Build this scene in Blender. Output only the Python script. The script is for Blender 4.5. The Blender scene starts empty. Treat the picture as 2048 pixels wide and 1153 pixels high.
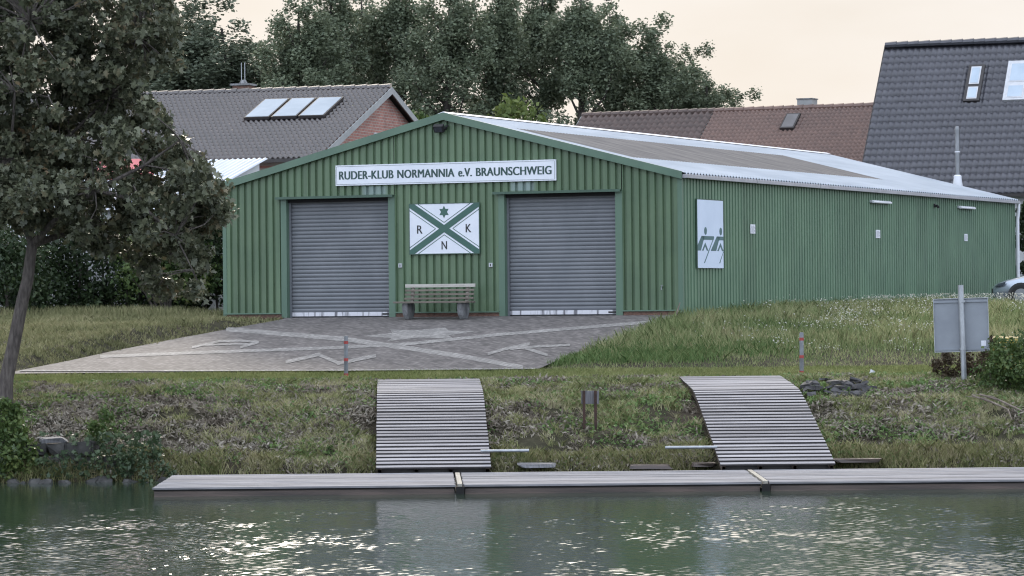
import bpy, bmesh, math, random
import numpy as np
from mathutils import Vector, Matrix

random.seed(7)
RNG = np.random.default_rng(11)
SC = bpy.context.scene
COL = SC.collection

# ------------------------------------------------------------------ camera
F = 6827.0            # focal length in pixels of a 2048 wide picture
ROLL = 0.0096
HOR = 599.5
ZC = 3.15             # camera height above the water
cam_d = bpy.data.cameras.new('camera')
cam_d.sensor_width = 36.0
cam_d.lens = F / 2048 * 36.0
cam_d.clip_start = 0.5
cam_d.clip_end = 3000
cam = bpy.data.objects.new('camera', cam_d)
COL.objects.link(cam)
cam.matrix_world = (Matrix.Translation((0, 0, ZC))
                    @ Matrix.Rotation(math.radians(90) + math.atan((HOR - 576.0) / F), 4, 'X')
                    @ Matrix.Rotation(-ROLL, 4, 'Z'))
SC.camera = cam

# ------------------------------------------------------------------ light
SUN_EL, SUN_AZ = math.radians(20), math.radians(-4)      # azimuth from +Y, negative = left
world = bpy.data.worlds.new('World')
SC.world = world
world.use_nodes = True
wn = world.node_tree.nodes
wl = world.node_tree.links
wn.clear()
w_out = wn.new('ShaderNodeOutputWorld')
w_bg = wn.new('ShaderNodeBackground')
w_bg.inputs['Strength'].default_value = 0.1
sky = wn.new('ShaderNodeTexSky')
sky.sky_type = 'NISHITA'
sky.sun_disc = False
sky.sun_elevation = SUN_EL
sky.sun_rotation = SUN_AZ
sky.air_density = 1.2
sky.dust_density = 1.0
tc = wn.new('ShaderNodeTexCoord')
sep = wn.new('ShaderNodeSeparateXYZ')
wl.new(tc.outputs['Generated'], sep.inputs[0])
mp = wn.new('ShaderNodeMapping')
mp.inputs['Scale'].default_value = (1.0, 1.0, 3.2)
wl.new(tc.outputs['Generated'], mp.inputs['Vector'])
cn = wn.new('ShaderNodeTexNoise')
cn.inputs['Scale'].default_value = 8.0
cn.inputs['Detail'].default_value = 6
wl.new(mp.outputs[0], cn.inputs['Vector'])
# cloud tone: warm where the evening sun stands (+Y, low), cooler overhead and behind
warm = wn.new('ShaderNodeMapRange')
warm.inputs['From Min'].default_value = -0.15
warm.inputs['From Max'].default_value = 0.75
wl.new(sep.outputs['Y'], warm.inputs['Value'])
tone = wn.new('ShaderNodeMix')
tone.data_type = 'RGBA'
tone.inputs['A'].default_value = (12.2, 13.5, 15.9, 1)
tone.inputs['B'].default_value = (6.35, 6.02, 5.75, 1)
wl.new(warm.outputs[0], tone.inputs['Factor'])
cov = wn.new('ShaderNodeMapRange')
cov.inputs['From Min'].default_value = 0.30
cov.inputs['From Max'].default_value = 0.62
cov.inputs['To Min'].default_value = 0.95
cov.inputs['To Max'].default_value = 0.985
wl.new(cn.outputs['Fac'], cov.inputs['Value'])
skymix = wn.new('ShaderNodeMix')
skymix.data_type = 'RGBA'
wl.new(cov.outputs[0], skymix.inputs['Factor'])
wl.new(sky.outputs[0], skymix.inputs['A'])
wl.new(tone.outputs['Result'], skymix.inputs['B'])
# thin cloud lit from behind: a broad glow round the hidden sun, above the tree tops
sdir = Vector((math.sin(SUN_AZ) * math.cos(SUN_EL), math.cos(SUN_AZ) * math.cos(SUN_EL), math.sin(SUN_EL)))
dotn = wn.new('ShaderNodeVectorMath'); dotn.operation = 'DOT_PRODUCT'
wl.new(tc.outputs['Generated'], dotn.inputs[0]); dotn.inputs[1].default_value = sdir
glow = wn.new('ShaderNodeMapRange'); glow.interpolation_type = 'SMOOTHERSTEP'
glow.inputs['From Min'].default_value = math.cos(math.radians(14.5)); glow.inputs['From Max'].default_value = math.cos(math.radians(3))
glow.inputs['To Min'].default_value = 0.0; glow.inputs['To Max'].default_value = 1.0
wl.new(dotn.outputs['Value'], glow.inputs['Value'])
gmul = wn.new('ShaderNodeMix'); gmul.data_type = 'RGBA'
gmul.inputs['A'].default_value = (1, 1, 1, 1); gmul.inputs['B'].default_value = (4.2, 4.1, 3.95, 1)
wl.new(glow.outputs[0], gmul.inputs['Factor'])
cvar = wn.new('ShaderNodeMapRange')
cvar.inputs['From Min'].default_value = 0.3; cvar.inputs['From Max'].default_value = 0.7
cvar.inputs['To Min'].default_value = 0.86; cvar.inputs['To Max'].default_value = 1.10
wl.new(cn.outputs['Fac'], cvar.inputs['Value'])
vm = wn.new('ShaderNodeVectorMath'); vm.operation = 'MULTIPLY'
wl.new(skymix.outputs['Result'], vm.inputs[0]); wl.new(gmul.outputs['Result'], vm.inputs[1])
vm2 = wn.new('ShaderNodeVectorMath'); vm2.operation = 'SCALE'
wl.new(vm.outputs[0], vm2.inputs[0]); wl.new(cvar.outputs[0], vm2.inputs['Scale'])
wl.new(vm2.outputs[0], w_bg.inputs['Color'])
wl.new(w_bg.outputs[0], w_out.inputs['Surface'])

sun_d = bpy.data.lights.new('sun', 'SUN')
sun_d.energy = 1.4
sun_d.angle = math.radians(10)
sun_d.color = (1.0, 0.9, 0.76)
sun = bpy.data.objects.new('sun', sun_d)
COL.objects.link(sun)
sd = Vector((math.sin(SUN_AZ) * math.cos(SUN_EL), math.cos(SUN_AZ) * math.cos(SUN_EL), math.sin(SUN_EL)))
sun.rotation_euler = sd.to_track_quat('Z', 'Y').to_euler()
sun.location = sd * 200

SC.view_settings.view_transform = 'Standard'
SC.view_settings.look = 'None'
SC.view_settings.gamma = 1
SC.view_settings.exposure = 0.5
SC.cycles.max_bounces = 8
SC.cycles.transparent_max_bounces = 8
SC.cycles.use_denoising = True
SC.cycles.filter_width = 1.15

# ------------------------------------------------------------------ pixel geometry
CR, SR = math.cos(ROLL), math.sin(ROLL)
def ray(px, py):
    a, b = px - 1024.0, py - HOR
    u = CR * a - SR * b
    v = SR * a + CR * b
    return np.array([u / F, 1.0, -v / F])
def at(px, py, Y):
    d = ray(px, py)
    return Vector((d[0] * Y, Y, ZC + d[2] * Y))

# ------------------------------------------------------------------ helpers
def props(o, label=None, cat=None, group=None, kind=None):
    if label: o['label'] = label
    if cat: o['category'] = cat
    if group: o['group'] = group
    if kind: o['kind'] = kind
    return o
def empty(name, loc=(0, 0, 0), rz=0.0, label=None, cat=None, group=None):
    o = bpy.data.objects.new(name, None)
    o.empty_display_size = 0.2
    COL.objects.link(o)
    o.location = loc
    o.rotation_euler = (0, 0, rz)
    return props(o, label, cat, group)
def link_mesh(name, me, mats, parent=None, smooth=False):
    for m in (mats if isinstance(mats, (list, tuple)) else [mats]):
        me.materials.append(m)
    if smooth:
        me.polygons.foreach_set('use_smooth', np.ones(len(me.polygons), dtype=bool))
    o = bpy.data.objects.new(name, me)
    COL.objects.link(o)
    if parent is not None:
        o.parent = parent
    return o
def mesh_np(name, V, Fc, mats, parent=None, smooth=False, mi=None):
    """V (N,3); Fc (M,k) index array of constant k."""
    V = np.asarray(V, dtype=np.float32)
    Fc = np.asarray(Fc, dtype=np.int32)
    me = bpy.data.meshes.new(name)
    me.vertices.add(len(V))
    me.vertices.foreach_set('co', V.ravel())
    k = Fc.shape[1]
    me.loops.add(Fc.size)
    me.loops.foreach_set('vertex_index', Fc.ravel())
    me.polygons.add(len(Fc))
    me.polygons.foreach_set('loop_start', np.arange(0, Fc.size, k, dtype=np.int32))
    me.polygons.foreach_set('loop_total', np.full(len(Fc), k, dtype=np.int32))
    if mi is not None:
        me.polygons.foreach_set('material_index', np.asarray(mi, dtype=np.int32))
    me.update(calc_edges=True)
    me.validate()
    return link_mesh(name, me, mats, parent, smooth)
def grid_faces(nx, ny):
    i = np.arange(nx - 1)[None, :] + np.arange(ny - 1)[:, None] * nx
    i = i.ravel()
    return np.stack([i, i + 1, i + 1 + nx, i + nx], 1)

class MB:
    def __init__(s):
        s.v, s.f = [], []
    def add(s, vs, fs):
        n = len(s.v)
        s.v += [tuple(p) for p in vs]
        s.f += [tuple(i + n for i in f) for f in fs]
        return s
    def box(s, a, b, M=None):
        x0, y0, z0 = a; x1, y1, z1 = b
        vs = [Vector(p) for p in ((x0,y0,z0),(x1,y0,z0),(x1,y1,z0),(x0,y1,z0),(x0,y0,z1),(x1,y0,z1),(x1,y1,z1),(x0,y1,z1))]
        if M is not None: vs = [M @ p for p in vs]
        return s.add(vs, [(0,3,2,1),(4,5,6,7),(0,1,5,4),(1,2,6,5),(2,3,7,6),(3,0,4,7)])
    def cbox(s, c, d, M=None):
        return s.box([c[i] - d[i] / 2 for i in range(3)], [c[i] + d[i] / 2 for i in range(3)], M)
    def prism(s, poly, off):
        """poly: 3-D points of a flat outline; off: extrusion vector."""
        n = len(poly)
        off = Vector(off)
        a = [Vector(p) for p in poly]
        return s.add(a + [p + off for p in a],
                     [tuple(range(n))[::-1], tuple(range(n, 2 * n))] + [(i, (i + 1) % n, n + (i + 1) % n, n + i) for i in range(n)])
    def tube(s, pts, rs, n=10, cap=True):
        pts = [Vector(p) for p in pts]
        if not isinstance(rs, (list, tuple)): rs = [rs] * len(pts)
        vs, fs = [], []
        up = None
        for i, p in enumerate(pts):
            t = (pts[min(i + 1, len(pts) - 1)] - pts[max(i - 1, 0)]).normalized()
            if up is None:
                up = t.orthogonal().normalized()
            up = (up - t * up.dot(t)).normalized()
            w = t.cross(up)
            for k in range(n):
                a = 2 * math.pi * k / n
                vs.append(p + (up * math.cos(a) + w * math.sin(a)) * rs[i])
        for i in range(len(pts) - 1):
            for k in range(n):
                fs.append((i*n+k, i*n+(k+1)%n, (i+1)*n+(k+1)%n, (i+1)*n+k))
        if cap:
            fs.append(tuple(range(n))[::-1])
            fs.append(tuple((len(pts)-1)*n + k for k in range(n)))
        return s.add(vs, fs)
    def build(s, name, mat, parent=None, smooth=False, bevel=0.0):
        me = bpy.data.meshes.new(name)
        me.from_pydata(s.v, [], s.f)
        bm = bmesh.new()
        bm.from_mesh(me)
        bmesh.ops.recalc_face_normals(bm, faces=bm.faces)
        if bevel:
            bmesh.ops.bevel(bm, geom=[e for e in bm.edges if len(e.link_faces) == 2 and e.calc_face_angle(0) > 0.6],
                            offset=bevel, segments=2, affect='EDGES', profile=0.6)
        bm.to_mesh(me)
        bm.free()
        o = link_mesh(name, me, mat, parent, False)
        if smooth:
            me.polygons.foreach_set('use_smooth', np.ones(len(me.polygons), dtype=bool))
            me.set_sharp_from_angle(angle=math.radians(40))
        return o

def noise2(x, y, seed=0):
    """smooth value noise in 0..1"""
    x = np.asarray(x, dtype=float); y = np.asarray(y, dtype=float)
    xi, yi = np.floor(x), np.floor(y)
    fx, fy = x - xi, y - yi
    fx = fx * fx * (3 - 2 * fx); fy = fy * fy * (3 - 2 * fy)
    def h(a, b):
        q = np.sin(a * 127.1 + b * 311.7 + seed * 74.7) * 43758.5453
        return q - np.floor(q)
    return (h(xi, yi) * (1 - fx) + h(xi + 1, yi) * fx) * (1 - fy) + (h(xi, yi + 1) * (1 - fx) + h(xi + 1, yi + 1) * fx) * fy
def fbm(x, y, seed=0, o=4):
    s, a, t = 0, 0.5, 0
    for k in range(o):
        s = s + a * noise2(x * 2 ** k, y * 2 ** k, seed + k * 13)
        t += a
        a *= 0.5
    return s / t
def sstep(a, b, x):
    t = np.clip((x - a) / (b - a), 0, 1)
    return t * t * (3 - 2 * t)

# ------------------------------------------------------------------ materials
def new_mat(name):
    m = bpy.data.materials.new(name)
    m.use_nodes = True
    n = m.node_tree.nodes
    return m, n, m.node_tree.links, n['Principled BSDF']
def coords(n, l, scale=(1, 1, 1), kind='Object', rot=(0, 0, 0)):
    t = n.new('ShaderNodeTexCoord')
    mp = n.new('ShaderNodeMapping')
    mp.inputs['Scale'].default_value = scale
    mp.inputs['Rotation'].default_value = rot
    l.new(t.outputs[kind], mp.inputs['Vector'])
    return mp.outputs[0]
def ramp(n, stops):
    r = n.new('ShaderNodeValToRGB')
    e = r.color_ramp.elements
    while len(e) < len(stops): e.new(0.5)
    for k, (p, c) in enumerate(stops):
        e[k].position = p
        e[k].color = (*c, 1)
    return r
def noise_node(n, l, vec, scale, detail=5, rough=0.6):
    t = n.new('ShaderNodeTexNoise')
    t.inputs['Scale'].default_value = scale
    t.inputs['Detail'].default_value = detail
    t.inputs['Roughness'].default_value = rough
    if vec is not None: l.new(vec, t.inputs['Vector'])
    return t
def mat(name, c1, c2=None, rough=0.6, scale=3.0, stretch=(1, 1, 1), bump=0.0, bscale=40.0, metal=0.0, island=0.0, spec=0.5, coat=0.0, mid=(0.35, 0.65)):
    """two-tone noise paint with optional bump and per-piece variation"""
    m, n, l, b = new_mat(name)
    if c2 is None: c2 = tuple(x * 0.75 for x in c1)
    v = coords(n, l, stretch)
    t = noise_node(n, l, v, scale)
    r = ramp(n, [(mid[0], c2), (mid[1], c1)])
    l.new(t.outputs['Fac'], r.inputs[0])
    out = r.outputs[0]
    if island:
        g = n.new('ShaderNodeNewGeometry')
        hs = n.new('ShaderNodeHueSaturation')
        mr = n.new('ShaderNodeMapRange')
        mr.inputs['To Min'].default_value = 1 - island
        mr.inputs['To Max'].default_value = 1 + island
        l.new(g.outputs['Random Per Island'], mr.inputs['Value'])
        l.new(mr.outputs[0], hs.inputs['Value'])
        l.new(out, hs.inputs['Color'])
        out = hs.outputs[0]
    l.new(out, b.inputs['Base Color'])
    b.inputs['Roughness'].default_value = rough
    b.inputs['Metallic'].default_value = metal
    b.inputs['Specular IOR Level'].default_value = spec
    b.inputs['Coat Weight'].default_value = coat
    if bump:
        t2 = noise_node(n, l, v, bscale, 6)
        bp = n.new('ShaderNodeBump')
        bp.inputs['Strength'].default_value = bump
        bp.inputs['Distance'].default_value = 0.02
        l.new(t2.outputs['Fac'], bp.inputs['Height'])
        l.new(bp.outputs[0], b.inputs['Normal'])
    return m
def leaf_mat(name, cols, transl=0.3, rough=0.55, patch=0.35, pscale=0.6, spec=0.35):
    """foliage: every leaf its own tint, larger patches of tint through the plant, light coming through"""
    m, n, l, b = new_mat(name)
    g = n.new('ShaderNodeNewGeometry')
    t = noise_node(n, l, coords(n, l), pscale, 3)
    add = n.new('ShaderNodeMix')
    add.inputs['Factor'].default_value = patch
    l.new(g.outputs['Random Per Island'], add.inputs['A'])
    mr = n.new('ShaderNodeMapRange')
    mr.inputs['From Min'].default_value = 0.3
    mr.inputs['From Max'].default_value = 0.7
    l.new(t.outputs['Fac'], mr.inputs['Value'])
    l.new(mr.outputs[0], add.inputs['B'])
    k = len(cols) - 1
    r = ramp(n, [(i / k, c) for i, c in enumerate(cols)])
    l.new(add.outputs['Result'], r.inputs[0])
    l.new(r.outputs[0], b.inputs['Base Color'])
    b.inputs['Roughness'].default_value = rough
    b.inputs['Specular IOR Level'].default_value = spec
    tr = n.new('ShaderNodeBsdfTranslucent')
    l.new(r.outputs[0], tr.inputs['Color'])
    mx = n.new('ShaderNodeMixShader')
    mx.inputs[0].default_value = transl
    l.new(b.outputs[0], mx.inputs[1])
    l.new(tr.outputs[0], mx.inputs[2])
    l.new(mx.outputs[0], n['Material Output'].inputs['Surface'])
    return m

MT = {}
def sheet_mat(name, c1, c2, axis, width=1.0, faded=()):
    """painted ribbed sheet: each sheet faded a little differently, vertical rain streaks, scuffs low down"""
    m, n, l, b = new_mat(name)
    t = n.new('ShaderNodeTexCoord')
    sp = n.new('ShaderNodeSeparateXYZ'); l.new(t.outputs['Object'], sp.inputs[0])
    dv = n.new('ShaderNodeMath'); dv.operation = 'DIVIDE'; dv.inputs[1].default_value = width; l.new(sp.outputs[axis], dv.inputs[0])
    fl_ = n.new('ShaderNodeMath'); fl_.operation = 'FLOOR'; l.new(dv.outputs[0], fl_.inputs[0])
    wn_ = n.new('ShaderNodeTexWhiteNoise'); wn_.noise_dimensions = '1D'; l.new(fl_.outputs[0], wn_.inputs['W'])
    v1 = coords(n, l, (5, 5, 0.22)); s1 = noise_node(n, l, v1, 1.6, 6, 0.7)
    v2 = coords(n, l, (1, 1, 1)); s2 = noise_node(n, l, v2, 0.9, 6, 0.65)
    r = ramp(n, [(0.34, c2), (0.66, c1)]); l.new(s2.outputs['Fac'], r.inputs[0])
    a1 = n.new('ShaderNodeMapRange'); a1.inputs['To Min'].default_value = 0.90; a1.inputs['To Max'].default_value = 1.10; l.new(wn_.outputs['Value'], a1.inputs['Value'])
    a2 = n.new('ShaderNodeMapRange'); a2.inputs['From Min'].default_value = 0.3; a2.inputs['From Max'].default_value = 0.7; a2.inputs['To Min'].default_value = 0.82; a2.inputs['To Max'].default_value = 1.14; l.new(s1.outputs['Fac'], a2.inputs['Value'])
    mu = n.new('ShaderNodeMath'); mu.operation = 'MULTIPLY'; l.new(a1.outputs[0], mu.inputs[0]); l.new(a2.outputs[0], mu.inputs[1])
    hs = n.new('ShaderNodeHueSaturation'); l.new(mu.outputs[0], hs.inputs['Value']); l.new(r.outputs[0], hs.inputs['Color'])
    out = hs.outputs[0]
    for (fx, fz, fw, fh) in faded:      # chalky faded paint patches
        ms = []
        for sock, c_, w_ in (('X', fx, fw), ('Z', fz, fh)):
            su = n.new('ShaderNodeMath'); su.operation = 'SUBTRACT'; su.inputs[1].default_value = c_; l.new(sp.outputs[sock], su.inputs[0])
            ab = n.new('ShaderNodeMath'); ab.operation = 'ABSOLUTE'; l.new(su.outputs[0], ab.inputs[0])
            mr_ = n.new('ShaderNodeMapRange'); mr_.interpolation_type = 'SMOOTHSTEP'
            mr_.inputs['From Min'].default_value = w_; mr_.inputs['From Max'].default_value = w_ * .55
            l.new(ab.outputs[0], mr_.inputs['Value']); ms.append(mr_.outputs[0])
        mm_ = n.new('ShaderNodeMath'); mm_.operation = 'MULTIPLY'; l.new(ms[0], mm_.inputs[0]); l.new(ms[1], mm_.inputs[1])
        m3 = n.new('ShaderNodeMath'); m3.operation = 'MULTIPLY'; l.new(mm_.outputs[0], m3.inputs[0]); l.new(s1.outputs['Fac'], m3.inputs[1])
        cx = n.new('ShaderNodeMix'); cx.data_type = 'RGBA'; cx.inputs['B'].default_value = (0.30, 0.38, 0.40, 1)
        l.new(m3.outputs[0], cx.inputs['Factor']); l.new(out, cx.inputs['A']); out = cx.outputs['Result']
    l.new(out, b.inputs['Base Color'])
    b.inputs['Roughness'].default_value = 0.45
    bp = n.new('ShaderNodeBump'); bp.inputs['Strength'].default_value = 0.08; bp.inputs['Distance'].default_value = 0.02
    l.new(s2.outputs['Fac'], bp.inputs['Height']); l.new(bp.outputs[0], b.inputs['Normal'])
    return m
MT['green'] = mat('painted_green_sheet', (0.108, 0.178, 0.125), (0.086, 0.148, 0.106), 0.42, 1.2, (1, 1, 0.35), 0.03, 18)
MT['green_dark'] = mat('dark_green_trim', (0.055, 0.105, 0.075), (0.045, 0.085, 0.06), 0.45, 2.0)
MT['green_side'] = mat('painted_green_side_sheet', (0.125, 0.21, 0.165), (0.10, 0.175, 0.135), 0.42, 0.8, (1, 1, 0.3), 0.03, 18)
MT['roof'] = mat('pale_fibre_roof', (0.40, 0.435, 0.475), (0.31, 0.345, 0.385), 0.65, 1.0, (1, 0.3, 1), 0.05, 25)
MT['roof_old'] = mat('weathered_roof_sheet', (0.22, 0.20, 0.18), (0.12, 0.11, 0.105), 0.8, 2.5, (0.25, 3.0, 1), 0.1, 25)
MT['gutter'] = mat('grey_gutter', (0.40, 0.40, 0.42), (0.32, 0.32, 0.34), 0.45, 2.0)
MT['white_pipe'] = mat('white_pipe', (0.72, 0.74, 0.78), (0.62, 0.64, 0.68), 0.4, 2.0)
MT['door'] = mat('grey_blue_roller_door', (0.176, 0.187, 0.203), (0.136, 0.147, 0.163), 0.4, 1.5, (1, 1, 0.6), 0.02, 20, spec=0.5, mid=(.3, .7))
MT['door_rail'] = mat('pale_door_rail', (0.66, 0.66, 0.70), (0.16, 0.16, 0.18), 0.45, 7.0, (1, 0.1, 0.1), mid=(0.40, 0.5))
MT['dark'] = mat('black_metal', (0.02, 0.021, 0.023), (0.012, 0.012, 0.013), 0.5, 8)
MT['shadow_gap'] = mat('dark_interior', (0.012, 0.012, 0.013), (0.008, 0.008, 0.008), 0.9, 8)
MT['white_board'] = mat('white_sign_board', (0.74, 0.77, 0.83), (0.66, 0.70, 0.77), 0.4, 1.3, (1, 1, 1))
MT['sign_green'] = mat('sign_dark_green', (0.03, 0.075, 0.07), (0.024, 0.06, 0.056), 0.45, 4)
MT['emblem_green'] = mat('emblem_green', (0.045, 0.12, 0.095), (0.036, 0.10, 0.08), 0.45, 4)
MT['rower_teal'] = mat('rower_teal', (0.07, 0.15, 0.16), (0.06, 0.13, 0.14), 0.45, 4)
MT['letter_black'] = mat('letter_black', (0.025, 0.028, 0.032), (0.02, 0.022, 0.026), 0.5, 4)
MT['brick_plinth'] = mat('brick_footing', (0.22, 0.12, 0.09), (0.10, 0.065, 0.05), 0.85, 12, (1, 1, 2), 0.3, 60)
MT['galv'] = mat('galvanised_steel', (0.40, 0.42, 0.44), (0.30, 0.32, 0.34), 0.42, 9, (1, 1, 0.5), 0.03, 60, metal=0.6)
MT['steel'] = mat('bright_steel', (0.26, 0.27, 0.285), (0.19, 0.20, 0.21), 0.38, 6, (1, 1, 0.4), metal=0.9)
MT['post_grey'] = mat('grey_post_paint', (0.19, 0.205, 0.22), (0.10, 0.108, 0.115), 0.6, 8, (1, 1, 0.6), 0.1, 40)
MT['red'] = mat('red_band', (0.38, 0.05, 0.045), (0.26, 0.035, 0.03), 0.5, 9)
MT['concrete'] = mat('cast_concrete', (0.27, 0.275, 0.28), (0.085, 0.088, 0.092), 0.85, 9, (1, 1, 0.3), 0.3, 45)
MT['bench_wood'] = mat('weathered_bench_slat', (0.21, 0.18, 0.15), (0.11, 0.092, 0.078), 0.8, 5, (0.3, 2, 4), 0.15, 40, island=0.2)
MT['bench_top'] = mat('pale_bench_rail', (0.50, 0.48, 0.44), (0.38, 0.36, 0.32), 0.7, 6, (0.3, 2, 4), 0.1, 40)
MT['deck'] = mat('silvered_deck_board', (0.29, 0.285, 0.30), (0.15, 0.147, 0.158), 0.9, 4.0, (0.3, 3.5, 3.5), 0.3, 30, island=0.3)
MT['slat'] = mat('silvered_ramp_slat', (0.34, 0.33, 0.345), (0.17, 0.165, 0.178), 0.85, 3.0, (0.3, 4.5, 4.5), 0.3, 30, island=0.25)
MT['edge_shade'] = mat('slat_edge_shade', (0.04, 0.036, 0.037), (0.02, 0.019, 0.02), 0.9, 6)  # shade between the slats, painted as a dark edge colour
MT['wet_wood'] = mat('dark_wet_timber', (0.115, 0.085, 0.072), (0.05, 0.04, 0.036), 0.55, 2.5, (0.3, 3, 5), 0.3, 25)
MT['black_gap'] = mat('black_timber_and_shade', (0.012, 0.011, 0.011), (0.008, 0.008, 0.008), 0.9, 5)  # black timber, also the painted shade in gaps and under the deck edge
MT['pale_beam'] = mat('pale_timber_beam', (0.33, 0.31, 0.265), (0.20, 0.19, 0.165), 0.8, 6, (3, 0.4, 1), 0.2, 30)
MT['rust'] = mat('rusty_post', (0.06, 0.03, 0.022), (0.028, 0.017, 0.014), 0.85, 14, (1, 1, 1), 0.2, 60)
MT['grey_plank'] = mat('grey_weathered_plank', (0.20, 0.20, 0.215), (0.10, 0.10, 0.105), 0.8, 6, (4, 4, 0.4), 0.2, 40)
MT['stone'] = mat('dark_bank_stone', (0.075, 0.073, 0.07), (0.025, 0.025, 0.024), 0.8, 3.5, (1, 1, 1), 0.5, 18)
MT['rubble'] = mat('broken_slab_stone', (0.10, 0.097, 0.10), (0.04, 0.038, 0.04), 0.8, 4, (1, 1, 1), 0.4, 20)
MT['bark'] = mat('grey_brown_bark', (0.135, 0.118, 0.105), (0.055, 0.046, 0.042), 0.9, 7, (3, 3, 0.6), 0.8, 30)
MT['bark_far'] = mat('dark_poplar_bark', (0.06, 0.052, 0.046), (0.03, 0.026, 0.024), 0.9, 3, (2, 2, 0.5))
MT['dead_wood'] = mat('dead_branch', (0.24, 0.20, 0.165), (0.12, 0.095, 0.08), 0.85, 10)
MT['sign_back'] = mat('grey_sign_back', (0.255, 0.28, 0.31), (0.215, 0.235, 0.265), 0.5, 2.2, (1, 1, 1), 0.03, 30, metal=0.15)
MT['brick'] = None
MT['plaster'] = mat('white_plaster', (0.66, 0.67, 0.68), (0.56, 0.57, 0.58), 0.8, 2)
MT['trim_grey'] = mat('grey_barge_board', (0.30, 0.31, 0.31), (0.24, 0.25, 0.25), 0.6, 3)
MT['zinc'] = mat('pale_zinc_sheet', (0.50, 0.55, 0.62), (0.42, 0.47, 0.53), 0.45, 2, (2, 0.5, 1))
MT['pink'] = mat('faded_red_awning', (0.50, 0.10, 0.13), (0.40, 0.08, 0.10), 0.7, 3)
MT['yellow'] = mat('yellow_plastic', (0.30, 0.225, 0.035), (0.20, 0.15, 0.025), 0.5, 5)
MT['car'] = mat('silver_car_paint', (0.42, 0.47, 0.54), (0.40, 0.45, 0.52), 0.25, 2, metal=0.55, coat=0.6)
MT['tyre'] = mat('tyre_rubber', (0.02, 0.02, 0.021), (0.015, 0.015, 0.015), 0.8, 8)
MT['glass'] = mat('dark_glass', (0.03, 0.035, 0.04), (0.028, 0.032, 0.038), 0.06, 2, spec=0.8)
MT['lens'] = mat('lamp_lens', (0.05, 0.06, 0.075), (0.03, 0.035, 0.045), 0.08, 6, spec=0.8)
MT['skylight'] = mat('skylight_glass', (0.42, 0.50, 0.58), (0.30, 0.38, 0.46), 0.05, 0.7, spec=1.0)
MT['skylight_dark'] = mat('dark_skylight_cover', (0.13, 0.125, 0.13), (0.10, 0.098, 0.10), 0.4, 2)
MT['frame_brown'] = mat('dark_window_frame', (0.035, 0.03, 0.03), (0.025, 0.022, 0.022), 0.5, 5)
MT['white_frame'] = mat('white_window_frame', (0.55, 0.56, 0.58), (0.45, 0.46, 0.48), 0.5, 5)
MT['paper'] = mat('white_notice_paper', (0.72, 0.74, 0.80), (0.66, 0.68, 0.74), 0.6, 20)
MT['plastic_grey'] = mat('grey_plastic_box', (0.50, 0.52, 0.55), (0.42, 0.44, 0.47), 0.5, 12)
MT['fence'] = mat('grey_mesh_fence', (0.11, 0.115, 0.12), (0.08, 0.085, 0.09), 0.6, 12)

def brick_mat(name, c1, c2, mortar, scale, axes, rot=0.0):
    m, n, l, b = new_mat(name)
    t = n.new('ShaderNodeTexCoord')
    s = n.new('ShaderNodeSeparateXYZ')
    cmb = n.new('ShaderNodeCombineXYZ')
    l.new(t.outputs['Object'], s.inputs[0])
    l.new(s.outputs[axes[0]], cmb.inputs['X'])
    l.new(s.outputs[axes[1]], cmb.inputs['Y'])
    br = n.new('ShaderNodeTexBrick')
    br.inputs['Scale'].default_value = scale
    br.inputs['Color1'].default_value = (*c1, 1)
    br.inputs['Color2'].default_value = (*c2, 1)
    br.inputs['Mortar'].default_value = (*mortar, 1)
    br.inputs['Mortar Size'].default_value = 0.03
    br.inputs['Brick Width'].default_value = 0.6
    br.inputs['Row Height'].default_value = 0.22
    mpr = n.new('ShaderNodeMapping'); mpr.inputs['Rotation'].default_value = (0, 0, rot)
    l.new(cmb.outputs[0], mpr.inputs['Vector'])
    l.new(mpr.outputs[0], br.inputs['Vector'])
    nz = noise_node(n, l, coords(n, l, (1, .5, 1)), 2.2, 9, 0.78)
    hs = n.new('ShaderNodeHueSaturation')
    mr = n.new('ShaderNodeMapRange')
    mr.inputs['From Min'].default_value = 0.3
    mr.inputs['From Max'].default_value = 0.7
    mr.inputs['To Min'].default_value = 0.62
    mr.inputs['To Max'].default_value = 1.38
    l.new(nz.outputs['Fac'], mr.inputs['Value'])
    l.new(mr.outputs[0], hs.inputs['Value'])
    l.new(br.outputs['Color'], hs.inputs['Color'])
    l.new(hs.outputs[0], b.inputs['Base Color'])
    b.inputs['Roughness'].default_value = 0.85
    bp = n.new('ShaderNodeBump')
    bp.inputs['Strength'].default_value = 0.5
    bp.inputs['Distance'].default_value = 0.01
    bp.invert = True
    l.new(br.outputs['Fac'], bp.inputs['Height'])
    l.new(bp.outputs[0], b.inputs['Normal'])
    return m
MT['brick'] = brick_mat('red_brick_wall', (0.33, 0.15, 0.115), (0.25, 0.11, 0.09), (0.30, 0.25, 0.22), 2.6, ('Y', 'Z'))
MT['paver'] = brick_mat('concrete_pavers', (0.185, 0.166, 0.158), (0.09, 0.08, 0.078), (0.10, 0.092, 0.086), 2.3, ('X', 'Y'), 1.21)
MT['paver_light'] = brick_mat('light_pavers', (0.32, 0.305, 0.287), (0.22, 0.208, 0.198), (0.16, 0.15, 0.142), 2.3, ('X', 'Y'), 1.21)

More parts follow.
